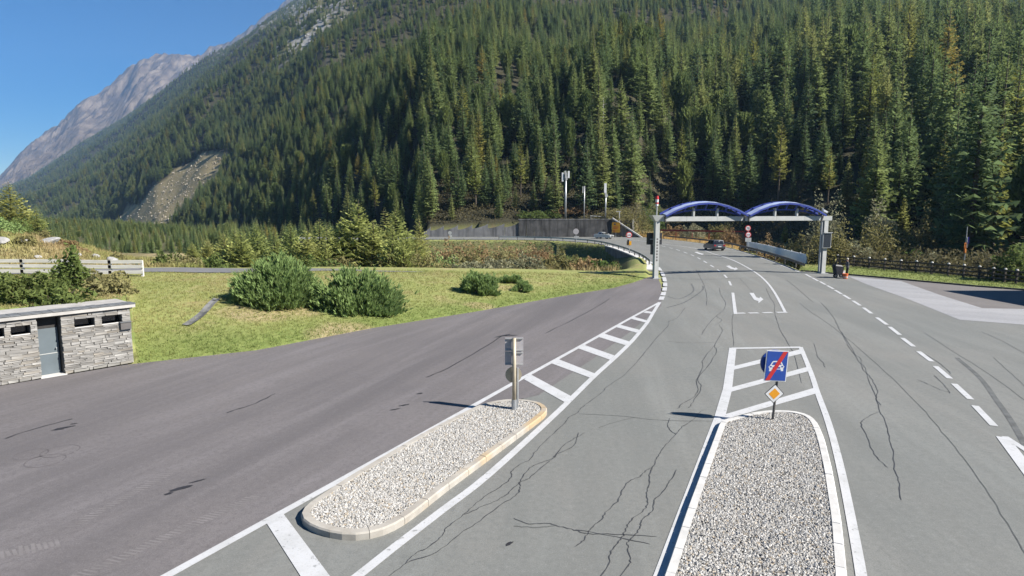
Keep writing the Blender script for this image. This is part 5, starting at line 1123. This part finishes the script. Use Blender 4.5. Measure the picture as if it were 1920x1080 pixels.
# ------------------------------------------------------------------ masts
def mast(label, px, ytop, ybase, Y, r0, r1, cat='mast'):
    b = AT(px, ybase, Y); t = AT(px, ytop, Y); b.x = t.x; b.z -= .4; th = thing('antenna_mast', label, cat, b); part('pole', MB().tube(b, t, r0, r1, 12), 'metal', th, smooth=True); return th, t
th, t = mast('tallest grey antenna mast with three white panel antennas at its top', 1061, 332, 411, 141, .24, .20)
part('platform', MB().tube(t + Vector((0, 0, -.6)), t + Vector((0, 0, .1)), .38, .38, 12), 'metal_grey', th)
for dx_, dy_, dz_, h_, m_ in ((-.72, -.1, .0, 2.0, 'white'), (.62, -.2, .55, 1.55, 'white'), (-.1, .3, .6, 1.6, 'metal_pale'), (.0, -.3, .35, 1.3, 'metal_grey')):
    p = part('antenna_panel', MB().box(t + Vector((dx_, dy_, dz_)), (.42, .2, h_)), m_, th); part('bracket', MB().bar(t + Vector((dx_ * .2, dy_ * .2, dz_)), t + Vector((dx_ * .8, dy_ * .8, dz_)), .06, .06), 'metal_dark', p)
th, t = mast('thin plain pole standing between the two antenna masts', 1096, 349, 411, 141, .13, .11); part('side_box', MB().box(t + Vector((-.35, 0, -.8)), (.22, .16, 1.5)), 'metal_pale', th); part('bracket', MB().bar(t + Vector((-.3, 0, -.8)), t + Vector((0, 0, -.8)), .06, .06), 'metal_dark', th)
th, t = mast('shorter antenna mast with one white panel and a small dish', 1136, 360, 411, 141, .17, .15)
part('antenna_panel', MB().box(t + Vector((-.15, -.1, .9)), (.55, .25, 2.1)), 'white', th); part('dish', MB().tube(t + Vector((.1, -.35, -.85)), t + Vector((.1, -.1, -.85)), .36, .30, 14), 'metal_pale', th); part('equipment_box', MB().box(t + Vector((-.05, -.15, -.35)), (.5, .3, .4)), 'metal_grey', th)
h = AT(1108, 405, 143); hr_ = thing('handrail', 'short pale handrail on the wall top between the masts', 'railing', h); part('rail', MB().bar(AT(1107, 404.5, 143), AT(1134, 406.5, 143), .1, .16), 'metal_pale', hr_); part('post', MB().bar(AT(1108, 405, 143), AT(1108, 411, 143), .08, .08, (0, 1, 0)), 'metal_pale', hr_); part('post', MB().bar(AT(1133, 407, 143), AT(1133, 412, 143), .08, .08, (0, 1, 0)), 'metal_pale', hr_)
p = AT(1161, 412, 140); tp = thing('marker_post', 'short post above the yellow warning board', 'post', p); part('post', MB().bar(AT(1161.5, 396, 140), AT(1161.5, 419, 140), .2, .2, (0, 1, 0)), 'metal_pale', tp); part('arm', MB().bar(AT(1155, 396.5, 140), AT(1164, 396.5, 140), .16, .16), 'metal_grey', tp)

# ------------------------------------------------------------------ gantry
gl, gr = P(1228.5, 522), P(1541, 512.5); gd = (gr - gl).normalized(); gn = Vector((gd.y, -gd.x, 0)); GL = (gr - gl).length; ga = math.atan2(gd.y, gd.x)
zb_ = AT(1384, 410, (gl.y + gr.y) / 2).z
gt = thing('road_gantry', 'steel road gantry with two blue arches spanning the whole road', 'gantry', (gl + gr) / 2)
def gq(s, z, o=0): return gl + gd * s + gn * o + Vector((0, 0, z))
gb = lambda s0, s1, z0, z1, o0, o1: MB().hexa([gq(s0, z0, o1), gq(s1, z0, o1), gq(s1, z0, o0), gq(s0, z0, o0)], [gq(s0, z1, o1), gq(s1, z1, o1), gq(s1, z1, o0), gq(s0, z1, o0)])
po = part('post', gb(-.2, .2, 0, zb_ - .2, -.2, .2), 'metal_pale', gt); part('base_plate', gb(-.4, .4, 0, .05, -.4, .4), 'metal', po); part('capital', MB().hexa([gq(-.25, zb_ - .21, .25), gq(.25, zb_ - .21, .25), gq(.25, zb_ - .21, -.25), gq(-.25, zb_ - .21, -.25)], [gq(-.65, zb_ + .33, .4), gq(.62, zb_ + .33, .4), gq(.62, zb_ + .33, -.4), gq(-.65, zb_ + .33, -.4)]), 'metal_pale', po)
mk = MB()
for i in range(8): q = gb(-.07, .07, 1.6 + i * .27, 1.74 + i * .27, .2, .212); mk.add(q.v, q.f)
part('warning_stripe', mk, 'metal_dark', po, kind='stuff')
po = part('post', gb(GL - .22, GL + .22, 0, zb_ - .2, -.2, .2), 'metal_pale', gt); part('base_plate', gb(GL - .4, GL + .4, 0, .05, -.4, .4), 'metal', po); part('conduit', gb(GL - .42, GL - .30, .2, zb_ - .2, -.1, .1), 'metal_grey', po)
nb_ = 6
for i in range(nb_): part('beam', gb(-.3 + i * (GL + .9) / nb_, -.3 + (i + .995) * (GL + .9) / nb_, zb_ - .2, zb_ + .22, -.22, .22), 'metal_pale', gt)
def arch(s0, s1, rise):
    n = 8; pts = []
    for i in range(n + 1):
        u = i / n; pts.append((s0 + (s1 - s0) * u, zb_ + .38 + rise * (1 - (2 * u - 1) ** 2)))
    for i in range(n):
        (a, za), (b, zc_) = pts[i], pts[i + 1]
        # sloping front roof panel: low front edge, high rear edge
        part('arch_panel', MB().hexa([gq(a, za - .04, .62), gq(b, zc_ - .04, .62), gq(b, zc_ + .05, .0), gq(a, za + .05, .0)], [gq(a, za + .01, .64), gq(b, zc_ + .01, .64), gq(b, zc_ + .10, .02), gq(a, za + .10, .02)]), 'blue_pale', gt)
        part('arch_chord', MB().bar(gq(a, za - .12, .60), gq(b, zc_ - .12, .60), .12, .12), 'blue', gt)
        k = lambda z, u: z - .26 - .40 * math.sin(math.pi * min(1, max(0, u)))
        part('arch_chord', MB().bar(gq(a, k(za, i / n), .05), gq(b, k(zc_, (i + 1) / n), .05), .11, .12), 'blue', gt)
        part('arch_chord', MB().bar(gq(a, za + .05, -.55), gq(b, zc_ + .05, -.55), .12, .16), 'blue', gt)
    for i in range(1, n):
        a, za = pts[i]; part('arch_strut', MB().bar(gq(a, za - .1, .45), gq(a, za - .24 - .46 * math.sin(math.pi * i / n), .05), .13, .13, tuple(gd)), 'blue', gt)
        part('arch_strut', MB().bar(gq(a, za + .08, -.5), gq(a, za - .15, .45), .1, .1, tuple(gd)), 'blue', gt)
    for u in (.36, .65):
        a = s0 + (s1 - s0) * u; part('hanger', MB().bar(gq(a, zb_ + .2, .1), gq(a, zb_ + .38 + rise * (1 - (2 * u - 1) ** 2) - .45, .1), .26, .16, tuple(gd)), 'metal_pale', gt)
    for e in (s0, s1): part('bracket', MB().bar(gq(e + (.2 if e == s0 else -.2), zb_ - .26, .27), gq(e, zb_ + .42, .30), .09, .09), 'metal_dark', gt)
sm_ = GL * .503; arch(.55, sm_ - .1, 1.12); arch(sm_ + .1, GL - .45, 1.12)
bcn = part('beacon_pole', MB().tube(gq(-.05, zb_ + .3), gq(-.05, zb_ + 1.2), .06, .06, 8), 'metal_pale', gt); part('beacon_body', MB().tube(gq(-.05, zb_ + 1.15), gq(-.05, zb_ + 1.75), .13, .15, 10), 'white', bcn); part('beacon_lamp', MB().tube(gq(-.05, zb_ + 1.75), gq(-.05, zb_ + 2.05), .17, .13, 10), 'red', bcn); part('beacon_band', MB().tube(gq(-.05, zb_ + 1.35), gq(-.05, zb_ + 1.48), .155, .155, 10), 'red', bcn)
cm_ = part('lamp_arm', MB().bar(gq(GL - .35, zb_ + .22), gq(GL - .35, zb_ + 1.0), .08, .08, (0, 1, 0)), 'metal_pale', gt); part('lamp_head', MB().box(gq(GL - .15, zb_ + .68, .1), (.42, .22, .16), 0, Matrix.Rotation(.5, 3, 'Y')), 'white', cm_)
sg = thing('traffic_signal', 'dark traffic signal housings hung behind the left gantry post', 'traffic light', gq(0, 3.2, -.4))
for s_ in (-.42, .45):
    hd = part('signal_head', gb(s_ - .24, s_ + .24, 3.05, 4.1, -.62, -.26), 'black', sg)
    for k in range(3): part('lens', MB().tube(gq(s_, 3.25 + .33 * k, -.62), gq(s_, 3.25 + .33 * k, -.66), .11, .11, 10), 'glass', hd)
part('lower_box', gb(-.3, .32, 2.15, 3.03, -.52, -.26), 'metal_dark', sg); part('crossbar', gb(-.5, .5, 3.5, 3.58, -.26, -.205), 'metal_grey', sg)
ds = thing('display_panel', 'blank dark electronic display panel on the right gantry post', 'display', gq(GL, 2.3, .3)); zc0 = AT(1541, 464.5, gr.y).z; zc1 = AT(1541, 436.5, gr.y).z
part('housing', gb(GL - .46, GL + .46, zc0, zc1, .25, .42), 'metal_pale', ds); part('screen', gb(GL - .41, GL + .41, zc0 + .05, zc1 - .08, .42, .435), 'screen', ds); part('visor', gb(GL - .48, GL + .48, zc1, zc1 + .05, .24, .55), 'metal_grey', ds)

# ------------------------------------------------------------------ signs
def disc(c, r, nrm, th, n=24):
    nrm = Vector(nrm).normalized(); return MB().tube(Vector(c) - nrm * th / 2, Vector(c) + nrm * th / 2, r, r, n)
FWD = Vector((0, -1, 0))
# island sign: end of motor road over a priority diamond
sb = P(1449, 786, .13); face = Vector((.02, -1, 0)).normalized(); sid = Vector((1, .02, 0))
s1 = thing('road_sign', 'blue car sign with red stroke above a yellow diamond on gravel', 'sign', sb)
lean = Vector((.05, 0, 1)).normalized(); H1 = AT(1455, 657, sb.y).z
part('pole', MB().tube(sb, sb + lean * (H1 - sb.z - .1), .035, .035, 10), 'metal_dark', s1)
tc_ = AT(1455.5, 686, sb.y - .1); pz = H1 - AT(1455, 714, sb.y).z; pw = .64
def plate(c, w, h, o, th=.02): 
    c = Vector(c) + face * o; return MB().bar(c - lean * h / 2, c + lean * h / 2, w, th, tuple(face))
rd_ = part('round_sign', disc(tc_ + Vector((-.015, .12, .06)), .385, face, .02, 28), 'signblue', s1); part('rim', disc(tc_ + Vector((-.015, .135, .06)), .40, face, .012, 28), 'signback', rd_)
bd = part('plate', plate(tc_, pw, pz, 0), 'white', s1); part('blue_field', plate(tc_, pw - .05, pz - .05, .0135, .008), 'signblue', bd)
def glyph(pts, o, mat, par, nm):
    mb = MB(); g = [tc_ + sid * x + lean * y + face * o for x, y in pts]; n = len(g); mb.add(g, [tuple(range(n))]); return part(nm, mb, mat, par)
glyph([(-.19, -.10), (-.23, -.02), (-.19, .02), (-.13, .13), (-.10, .15), (.10, .15), (.13, .13), (.19, .02), (.23, -.02), (.19, -.10)], .0185, 'white', bd, 'car_symbol')
glyph([(-.145, .03), (-.095, .115), (.095, .115), (.145, .03)], .0195, 'signblue', bd, 'car_symbol_window'); glyph([(-.11, -.08), (-.11, -.03), (.11, -.03), (.11, -.08)], .0195, 'signblue', bd, 'car_symbol_grille')
for sx in (-1, 1): glyph([(sx * .17 - .035, -.15), (sx * .17 + .035, -.15), (sx * .17 + .035, -.10), (sx * .17 - .035, -.10)], .0185, 'white', bd, 'car_symbol_wheel'); glyph([(sx * .165 - .03, -.04), (sx * .165 + .03, -.04), (sx * .165 + .03, 0), (sx * .165 - .03, 0)], .0195, 'signblue', bd, 'car_symbol_light')
hw, hh_ = pw / 2 - .03, pz / 2 - .03; glyph([(-hw, -hh_), (-hw + .11, -hh_), (hw, hh_ - .0), (hw - .11, hh_)][:1] + [(-hw + .13, -hh_), (hw, hh_), (hw - .13, hh_)], .0215, 'red', bd, 'red_stroke')
dc = AT(1451.5, 738, sb.y - .06)
def diamond(r, o, mat, par, nm):
    mb = MB(); g0_ = [dc + sid * x * r + lean * y * r + face * o for x, y in ((0, -1), (1, 0), (0, 1), (-1, 0))]; g1_ = [p + face * .01 for p in g0_]; mb.hexa(g0_, g1_); return part(nm, mb, mat, par)
d0 = diamond(.285, 0, 'black', s1, 'diamond_plate'); diamond(.262, .004, 'white', d0, 'white_border'); diamond(.165, .008, 'orange', d0, 'yellow_centre')
# sign seen from behind on the long island
lb = P(964, 767, .13); s2 = thing('road_sign', 'pair of grey plates and a disc seen from behind on a tan pole', 'sign', lb); ZT = AT(964, 634, lb.y).z
part('pole', MB().tube(lb, (lb.x, lb.y, ZT), .06, .06, 12), 'pole_tan', s2, smooth=True); part('inner_pole', MB().tube(lb + Vector((.1, .06, 0)), (lb.x + .1, lb.y + .06, AT(964, 690, lb.y).z), .035, .035, 8), 'metal', s2)
za, zm, zz = ZT, AT(964, 660, lb.y).z, AT(964, 686, lb.y).z
for z0_, z1_ in ((zm + .01, za), (zz, zm - .01)):
    pl_ = part('plate', MB().box((lb.x, lb.y + .1, (z0_ + z1_) / 2), (.56, .015, z1_ - z0_)), 'signback', s2); part('clamp', MB().box((lb.x, lb.y + .07, z1_ - .03), (.54, .03, .03)), 'metal_grey', pl_); part('clamp', MB().box((lb.x, lb.y + .07, z0_ + .03), (.54, .03, .03)), 'metal_grey', pl_)
part('round_plate', disc((lb.x - .02, lb.y + .1, AT(964, 704, lb.y).z), .25, (0, 1, 0), .015, 24), 'pole_tan', s2); part('base_collar', MB().tube(lb, lb + Vector((0, 0, .3)), .085, .08, 12), 'metal', s2)
def rsign(name, label, px, ybase, yc, Y, r, parts, pole='metal'):
    b = AT(px, ybase, Y); t = thing(name, label, 'sign', b); part('pole', MB().tube(b, AT(px, yc, Y) + Vector((0, .05, 0)), .045, .045, 8), pole, t); parts(t, Y); return t
def ring_sign(t, px, yc, Y, r, inner=None):
    c = AT(px, yc, Y); p = part('face', disc(c, r, FWD, .03), 'red', t); part('white_field', disc(c + Vector((0, -.02, 0)), r * .74, FWD, .02), 'white', p)
    if inner == 'cars':
        for sx, m_ in ((-.3, 'red'), (.3, 'black')): part('car_symbol', MB().box(c + Vector((sx * r, -.035, -.02)), (r * .42, .012, r * .34)), m_, p)
    if inner == '70':
        q = lambda x, z, w, h: part('digit', MB().box(c + Vector((x * r, -.035, z * r)), (w * r, .012, h * r)), 'black', p)
        q(-.3, .30, .40, .12); q(-.2, -.02, .12, .6); q(.3, .3, .36, .12); q(.3, -.32, .36, .12); q(.15, 0, .11, .6); q(.45, 0, .11, .6)
Yp = 77
def f1_(t, Y):
    ring_sign(t, 1402.5, 428, Y, .36, '70'); ring_sign(t, 1403, 440, Y, .36, 'cars'); part('plate', MB().box(AT(1403, 449.5, Y), (.75, .03, .5)), 'metal_pale', t)
rsign('road_sign', 'two round red ringed signs stacked on a pole by the white parapet', 1403, 462, 424, Yp, .36, f1_)
def f2_(t, Y): ring_sign(t, 1179.5, 440.5, Y, .42, 'cars'); part('plate', MB().box(AT(1179.5, 447.8, Y), (.9, .03, .28)), 'metal_pale', t); part('amber_box', MB().box(AT(1179.5, 456, Y), (.62, .14, .55)), 'yellow', t); part('black_box', MB().box(AT(1177.6, 454, Y) + Vector((0, -.09, 0)), (.25, .05, .7)), 'black', t)
rsign('road_sign', 'round no overtaking sign with amber box by the left guardrail', 1180, 475, 438, 84, .4, f2_, 'metal_pale')
def f3_(t, Y): c = AT(1080, 434, Y); p = part('round_back', disc(c, .52, FWD, .03), 'signback', t); part('clamp', MB().box(c + Vector((0, -.03, 0)), (.7, .02, .05)), 'metal_grey', p); part('lower_plate', MB().box(AT(1081, 445, Y), (.85, .03, .45)), 'metal_grey', t)
rsign('road_sign', 'grey round sign seen from behind beside the far road', 1080, 455, 430, 112, .5, f3_)
def f4_(t, Y): c = AT(843.5, 436.5, Y); part('round_back', disc(c, .38, FWD, .03, 12), 'metal_pale', t); part('lower_plate', MB().box(AT(845, 444, Y), (.55, .03, .8)), 'metal_pale', t)
rsign('road_sign', 'tiny pale sign in front of the sawtooth wall', 844, 448, 434, 127, .4, f4_)
fb = P(1805.5, 514, .2); fb.z = gz(fb); s3 = thing('flagpole', 'thin white flagpole with a limp orange and white flag by the wooden fence', 'flagpole', fb); ft_ = Vector((fb.x, fb.y, AT(1807, 425, fb.y).z))
part('pole', MB().tube(fb, ft_, .05, .03, 8), 'metal_pale', s3)
fz0, fz1 = AT(1806, 475, fb.y).z, AT(1806, 445, fb.y).z; rows = 9; vs = []; fs = []
def flag(nm, z0, z1, w, off, mat):
    vs = []; fs = []
    for i in range(rows):
        u = i / (rows - 1); z = z0 + (z1 - z0) * u
        for k in range(6):
            s = k / 5; vs.append((fb.x + .03 + off + math.sin(s * 9 + u * 2) * .05 + s * w * (.5 + .5 * math.sin(u * 2.6)), fb.y - .06 + math.cos(s * 9 + u) * .09, z))
        if i: b_ = 6 * i; fs += [(b_ - 6 + k, b_ - 5 + k, b_ + 1 + k, b_ + k) for k in range(5)]
    m_ = MB().add(vs, fs); o = part(nm, m_, mat, s3, smooth=True); md_ = o.modifiers.new('thick', 'SOLIDIFY'); md_.thickness = .01
flag('flag_cloth', fz0, fz1 - .5, -.20, -.03, 'flag_orange'); flag('flag_cloth', fz0 + .5, fz1, .10, -.03, 'flag_white'); flag('flag_cloth', fz0 + .9, fz1, .10, .06, 'fringe_blue')  # last sheet is an added blue fringe painted at the shadow edge

# ------------------------------------------------------------------ cars
def car(name, label, paint, loc, rz, Lc=4.45, Wc=1.82, Hc=1.62, suv=True, group=None):
    t = thing(name, label, 'car', loc, rz, group); hl = Lc / 2; hw = Wc / 2
    prof = [(-hl, .38), (-hl - .02, .62), (-hl + .04, .92), (-hl + .28, 1.0), (hl - 1.15, .98), (hl - .35, .84), (hl - .04, .70), (hl, .42), (hl - .1, .26), (-hl + .1, .26)]
    def loft(sections, nm, mat):       # sections: list of (halfwidth, profile pts) -> extruded with rounded sides
        mb = MB(); n = len(sections[0][1])
        for w, pr in sections: mb.v += [(x, w, z) for x, z in pr]
        m = len(sections)
        for k in range(m - 1):
            for i in range(n): j = (i + 1) % n; mb.f.append((k * n + i, (k + 1) * n + i, (k + 1) * n + j, k * n + j))
        mb.f.append(tuple(range(n))); mb.f.append(tuple(range(n * m - 1, n * (m - 1) - 1, -1))); o = part(nm, mb, mat, t, local=True); return o
    ins = lambda k: [(x * (1 - k), .62 + (z - .62) * (1 - k * 2)) for x, z in prof]
    body = loft([(-hw, ins(.05)), (-hw + .05, ins(.012)), (-hw + .2, prof), (hw - .2, prof), (hw - .05, ins(.012)), (hw, ins(.05))], 'body', paint)
    rb = -hl + .18 if suv else -hl + .95
    cab = lambda k, top: [(rb + k, .97), (rb + .28 + k, top), (hl - 2.2 - k, top), (hl - 1.3 - k, .97)]
    loft([(-hw + .07, [(x, .96) if z < 1 else (x, 1.0) for x, z in cab(.0, 1)]), (-hw + .2, cab(.04, Hc - .03)), (0, cab(0, Hc)), (hw - .2, cab(.04, Hc - .03)), (hw - .07, [(x, .96) if z < 1 else (x, 1.0) for x, z in cab(.0, 1)])], 'cabin', paint)
    # glazing
    for sy in (-1, 1):
        y0_, y1_ = sy * (hw - .085), sy * (hw - .20); a, b = rb + .25, hl - 1.45
        for x0, x1, u0, u1 in ((a, (a + b) / 2 - .05, a + .22, (a + b) / 2 - .05), ((a + b) / 2 + .03, b, (a + b) / 2 + .03, b - .72)):
            part('window', MB().add([(x0, y0_ + sy * .012, 1.02), (x1, y0_ + sy * .012, 1.02), (u1, y1_ + sy * .03, Hc - .12), (u0, y1_ + sy * .03, Hc - .12)], [(0, 1, 2, 3) if sy < 0 else (3, 2, 1, 0)]), 'glass', t, local=True)
    part('rear_window', MB().add([(rb + .01, -hw + .22, 1.03), (rb + .01, hw - .22, 1.03), (rb + .24, hw - .3, Hc - .12), (rb + .24, -hw + .3, Hc - .12)], [(3, 2, 1, 0)]), 'glass', t, local=True)
    part('windscreen', MB().add([(hl - 1.30, -hw + .2, 1.02), (hl - 1.30, hw - .2, 1.02), (hl - 2.1, hw - .3, Hc - .1), (hl - 2.1, -hw + .3, Hc - .1)], [(0, 1, 2, 3)]), 'glass', t, local=True)
    for sx in (-hl + .85, hl - .88):
        for sy in (-1, 1):
            w_ = part('wheel', MB().tube((sx, sy * (hw - .24), .33), (sx, sy * (hw - .005), .33), .33, .33, 18), 'tyre', t, local=True); part('rim', MB().tube((sx, sy * (hw - .02), .33), (sx, sy * (hw + .006), .33), .21, .19, 14), 'rim', w_, local=True)
    for sy in (-1, 1):
        part('tail_light', MB().box((-hl + .02, sy * (hw - .2), .83), (.1, .3, .2)), 'tail', t, local=True); part('headlight', MB().box((hl - .16, sy * (hw - .26), .70), (.2, .36, .14)), 'lamp', t, local=True); part('mirror', MB().box((hl - 1.5, sy * (hw + .06), 1.03), (.14, .18, .13)), paint, t, local=True)
    part('number_plate', MB().box((-hl - .015, 0, .66), (.02, .5, .12)), 'white', t, local=True); part('rear_bumper', MB().box((-hl + .02, 0, .42), (.14, Wc - .16, .2)), 'black', t, local=True); part('front_grille', MB().box((hl - .03, 0, .5), (.08, 1.0, .16)), 'black', t, local=True)
    return t
cl_ = P(1343, 470.5); car('parked_car'[7:] if False else 'car', 'grey station car driving away seen from behind on the turning lane edge', 'car_grey', cl_ + Vector((.3, 2.0, 0)), math.radians(93))
c2_ = P(1132, 447.4); car('car', 'small silver car on the far road in front of the retaining wall', 'car_silver', c2_, math.radians(-38), 4.1, 1.75, 1.42, False)

# ------------------------------------------------------------------ person and machine
def person(label, loc, rz):
    t = thing('person', label, 'person', loc, rz)
    V = {'pel': (0, 0, .95), 'waist': (0, 0, 1.1), 'chest': (.03, 0, 1.32), 'neck': (.05, 0, 1.48), 'head0': (.07, 0, 1.56), 'head1': (.085, 0, 1.68),
         'hl': (0, .1, .9), 'kl': (.05, .11, .5), 'al': (-.02, .11, .09), 'tl': (.14, .12, .04), 'hr': (0, -.1, .9), 'kr': (.03, -.11, .5), 'ar': (-.06, -.11, .09), 'tr': (.1, -.12, .04),
         'sl': (.03, .19, 1.40), 'el': (.03, .25, 1.13), 'wl': (.18, .23, .95), 'fl': (.24, .22, .89), 'sr': (.03, -.19, 1.40), 'er': (.06, -.25, 1.13), 'wr': (.22, -.2, .98), 'fr': (.28, -.18, .93)}
    R_ = dict(pel=.135, waist=.13, chest=.155, neck=.055, head0=.085, head1=.10, hl=.095, kl=.065, al=.045, tl=.04, hr=.095, kr=.065, ar=.045, tr=.04, sl=.075, el=.05, wl=.035, fl=.032, sr=.075, er=.05, wr=.035, fr=.032)
    E = [('pel', 'waist'), ('waist', 'chest'), ('chest', 'neck'), ('neck', 'head0'), ('head0', 'head1'), ('pel', 'hl'), ('hl', 'kl'), ('kl', 'al'), ('al', 'tl'), ('pel', 'hr'), ('hr', 'kr'), ('kr', 'ar'), ('ar', 'tr'), ('chest', 'sl'), ('sl', 'el'), ('el', 'wl'), ('wl', 'fl'), ('chest', 'sr'), ('sr', 'er'), ('er', 'wr'), ('wr', 'fr')]
    ks = list(V); me = bpy.data.meshes.new('body'); me.from_pydata([V[k] for k in ks], [(ks.index(a), ks.index(b)) for a, b in E], [])
    o = bpy.data.objects.new('body', me); link(o); o.modifiers.new('skin', 'SKIN'); sd = o.modifiers.new('sub', 'SUBSURF'); sd.levels = sd.render_levels = 2
    for i, k in enumerate(ks): me.skin_vertices[0].data[i].radius = (R_[k], R_[k]); me.skin_vertices[0].data[i].use_root = (k == 'pel')
    dg = bpy.context.evaluated_depsgraph_get(); dg.update(); nm = bpy.data.meshes.new_from_object(o.evaluated_get(dg)); bpy.data.objects.remove(o)
    nm.name = 'body'; nm.materials.clear()
    for m_ in ('cloth_dark', 'cloth_grey', 'skin', 'black'): nm.materials.append(MA[m_])
    for p in nm.polygons:
        z = p.center.z; p.material_index = 3 if z < .1 else (0 if z < .93 and abs(p.center.y) < .19 and p.center.x < .15 else (2 if z > 1.49 or p.center.x > .2 else 1)); p.use_smooth = True
    part('body', nm, None, t)
    hb_ = bmesh.new(); bmesh.ops.create_uvsphere(hb_, u_segments=14, v_segments=9, radius=.112, matrix=Matrix.Translation((.065, 0, 1.70)))
    bmesh.ops.delete(hb_, geom=[v for v in hb_.verts if v.co.x > .11 and v.co.z < 1.74 or v.co.z < 1.62], context='VERTS'); hm_ = bpy.data.meshes.new('hair'); hb_.to_mesh(hm_); hb_.free(); hm_.materials.append(MA['hair']); part('hair', hm_, None, t)
    part('nose', MB().box((.19, 0, 1.64), (.03, .025, .04)), 'skin', t, local=True)
    # fingers
    for sy, (fx_, fy_, fz_) in ((1, V['fl']), (-1, V['fr'])):
        fm = MB()
        for k in range(4): fm.bar((fx_ + .01, fy_ + (k - 1.5) * .018, fz_ - .01), (fx_ + .05, fy_ + (k - 1.5) * .02, fz_ - .07 + .006 * abs(k - 1)), .014, .014)
        fm.bar((fx_, fy_ - sy * .03, fz_), (fx_ + .04, fy_ - sy * .05, fz_ - .02), .015, .015); part('hand', fm, 'skin', t, local=True)
    return t
pl0 = P(1588, 520.5); person('pale haired person in dark clothes standing beside a wheeled machine', pl0, math.radians(172))
mb0 = P(1571, 521); mc = thing('hand_machine', 'black two wheeled hand pushed machine next to the person', 'machine', mb0)
def lb_(x, y, z): return mb0 + Vector((x, y, z))
part('body', MB().hexa([lb_(-.28, -.3, .32), lb_(.34, -.3, .28), lb_(.34, .3, .28), lb_(-.28, .3, .32)], [lb_(-.44, -.36, 1.12), lb_(.26, -.36, 1.05), lb_(.26, .36, 1.05), lb_(-.44, .36, 1.12)]), 'cloth_dark', mc)
part('hood', MB().hexa([lb_(-.42, -.33, 1.125), lb_(.24, -.33, 1.055), lb_(.24, .33, 1.055), lb_(-.42, .33, 1.125)], [lb_(-.36, -.25, 1.24), lb_(.16, -.25, 1.18), lb_(.16, .25, 1.18), lb_(-.36, .25, 1.24)]), 'black', mc)
for x in (-.22, .06): part('handle', MB().tube(lb_(x, 0, 1.15), lb_(x + .02, 0, 1.62), .05, .05, 8), 'black', mc)
for x, y in ((-.24, 0), (.42, -.25), (.42, .25)): w_ = part('wheel', MB().tube(lb_(x, y - .05, .2), lb_(x, y + .05, .2), .2, .2, 16), 'tyre', mc); part('rim', MB().tube(lb_(x, y - .056, .2), lb_(x, y + .056, .2), .1, .1, 10), 'rim', w_)
part('axle', MB().bar(lb_(.42, -.3, .2), lb_(.2, 0, .35), .06, .06), 'metal_dark', mc); part('front_fork', MB().bar(lb_(-.24, 0, .2), lb_(-.2, 0, .5), .12, .06), 'metal_dark', mc); part('side_plate', MB().box(lb_(.36, -.31, .5), (.2, .03, .4)), 'flag_white', mc)
ob = P(1584.5, 522.5); oc = thing('orange_bucket', 'small orange bucket on the ground in front of the person', 'bucket', ob); part('body', MB().tube(ob, ob + Vector((0, 0, .40)), .17, .23, 14), 'orange_plastic', oc, smooth=False); part('rim', MB().tube(ob + Vector((0, 0, .40)), ob + Vector((0, 0, .46)), .25, .25, 14), 'orange_plastic', oc); part('band', MB().tube(ob + Vector((0, 0, .12)), ob + Vector((0, 0, .2)), .205, .215, 14), 'flag_white', oc)

# ------------------------------------------------------------------ air
hz = MB().box((0, 3350, 780), (13000, 6900, 1760)); hm = bpy.data.materials.new('hazy_air'); hm.use_nodes = True; nt = hm.node_tree; nt.nodes.remove(nt.nodes['Principled BSDF'])
vol = nt.nodes.new('ShaderNodeVolumePrincipled'); vol.inputs['Color'].default_value = (.42, .64, 1, 1); vol.inputs['Density'].default_value = HAZE; vol.inputs['Anisotropy'].default_value = .2
nt.links.new(vol.outputs[0], nt.nodes['Material Output'].inputs['Volume'])
if HAZE > 0: hzo = struct('haze', hz.mesh('haze', hm), 'stuff')
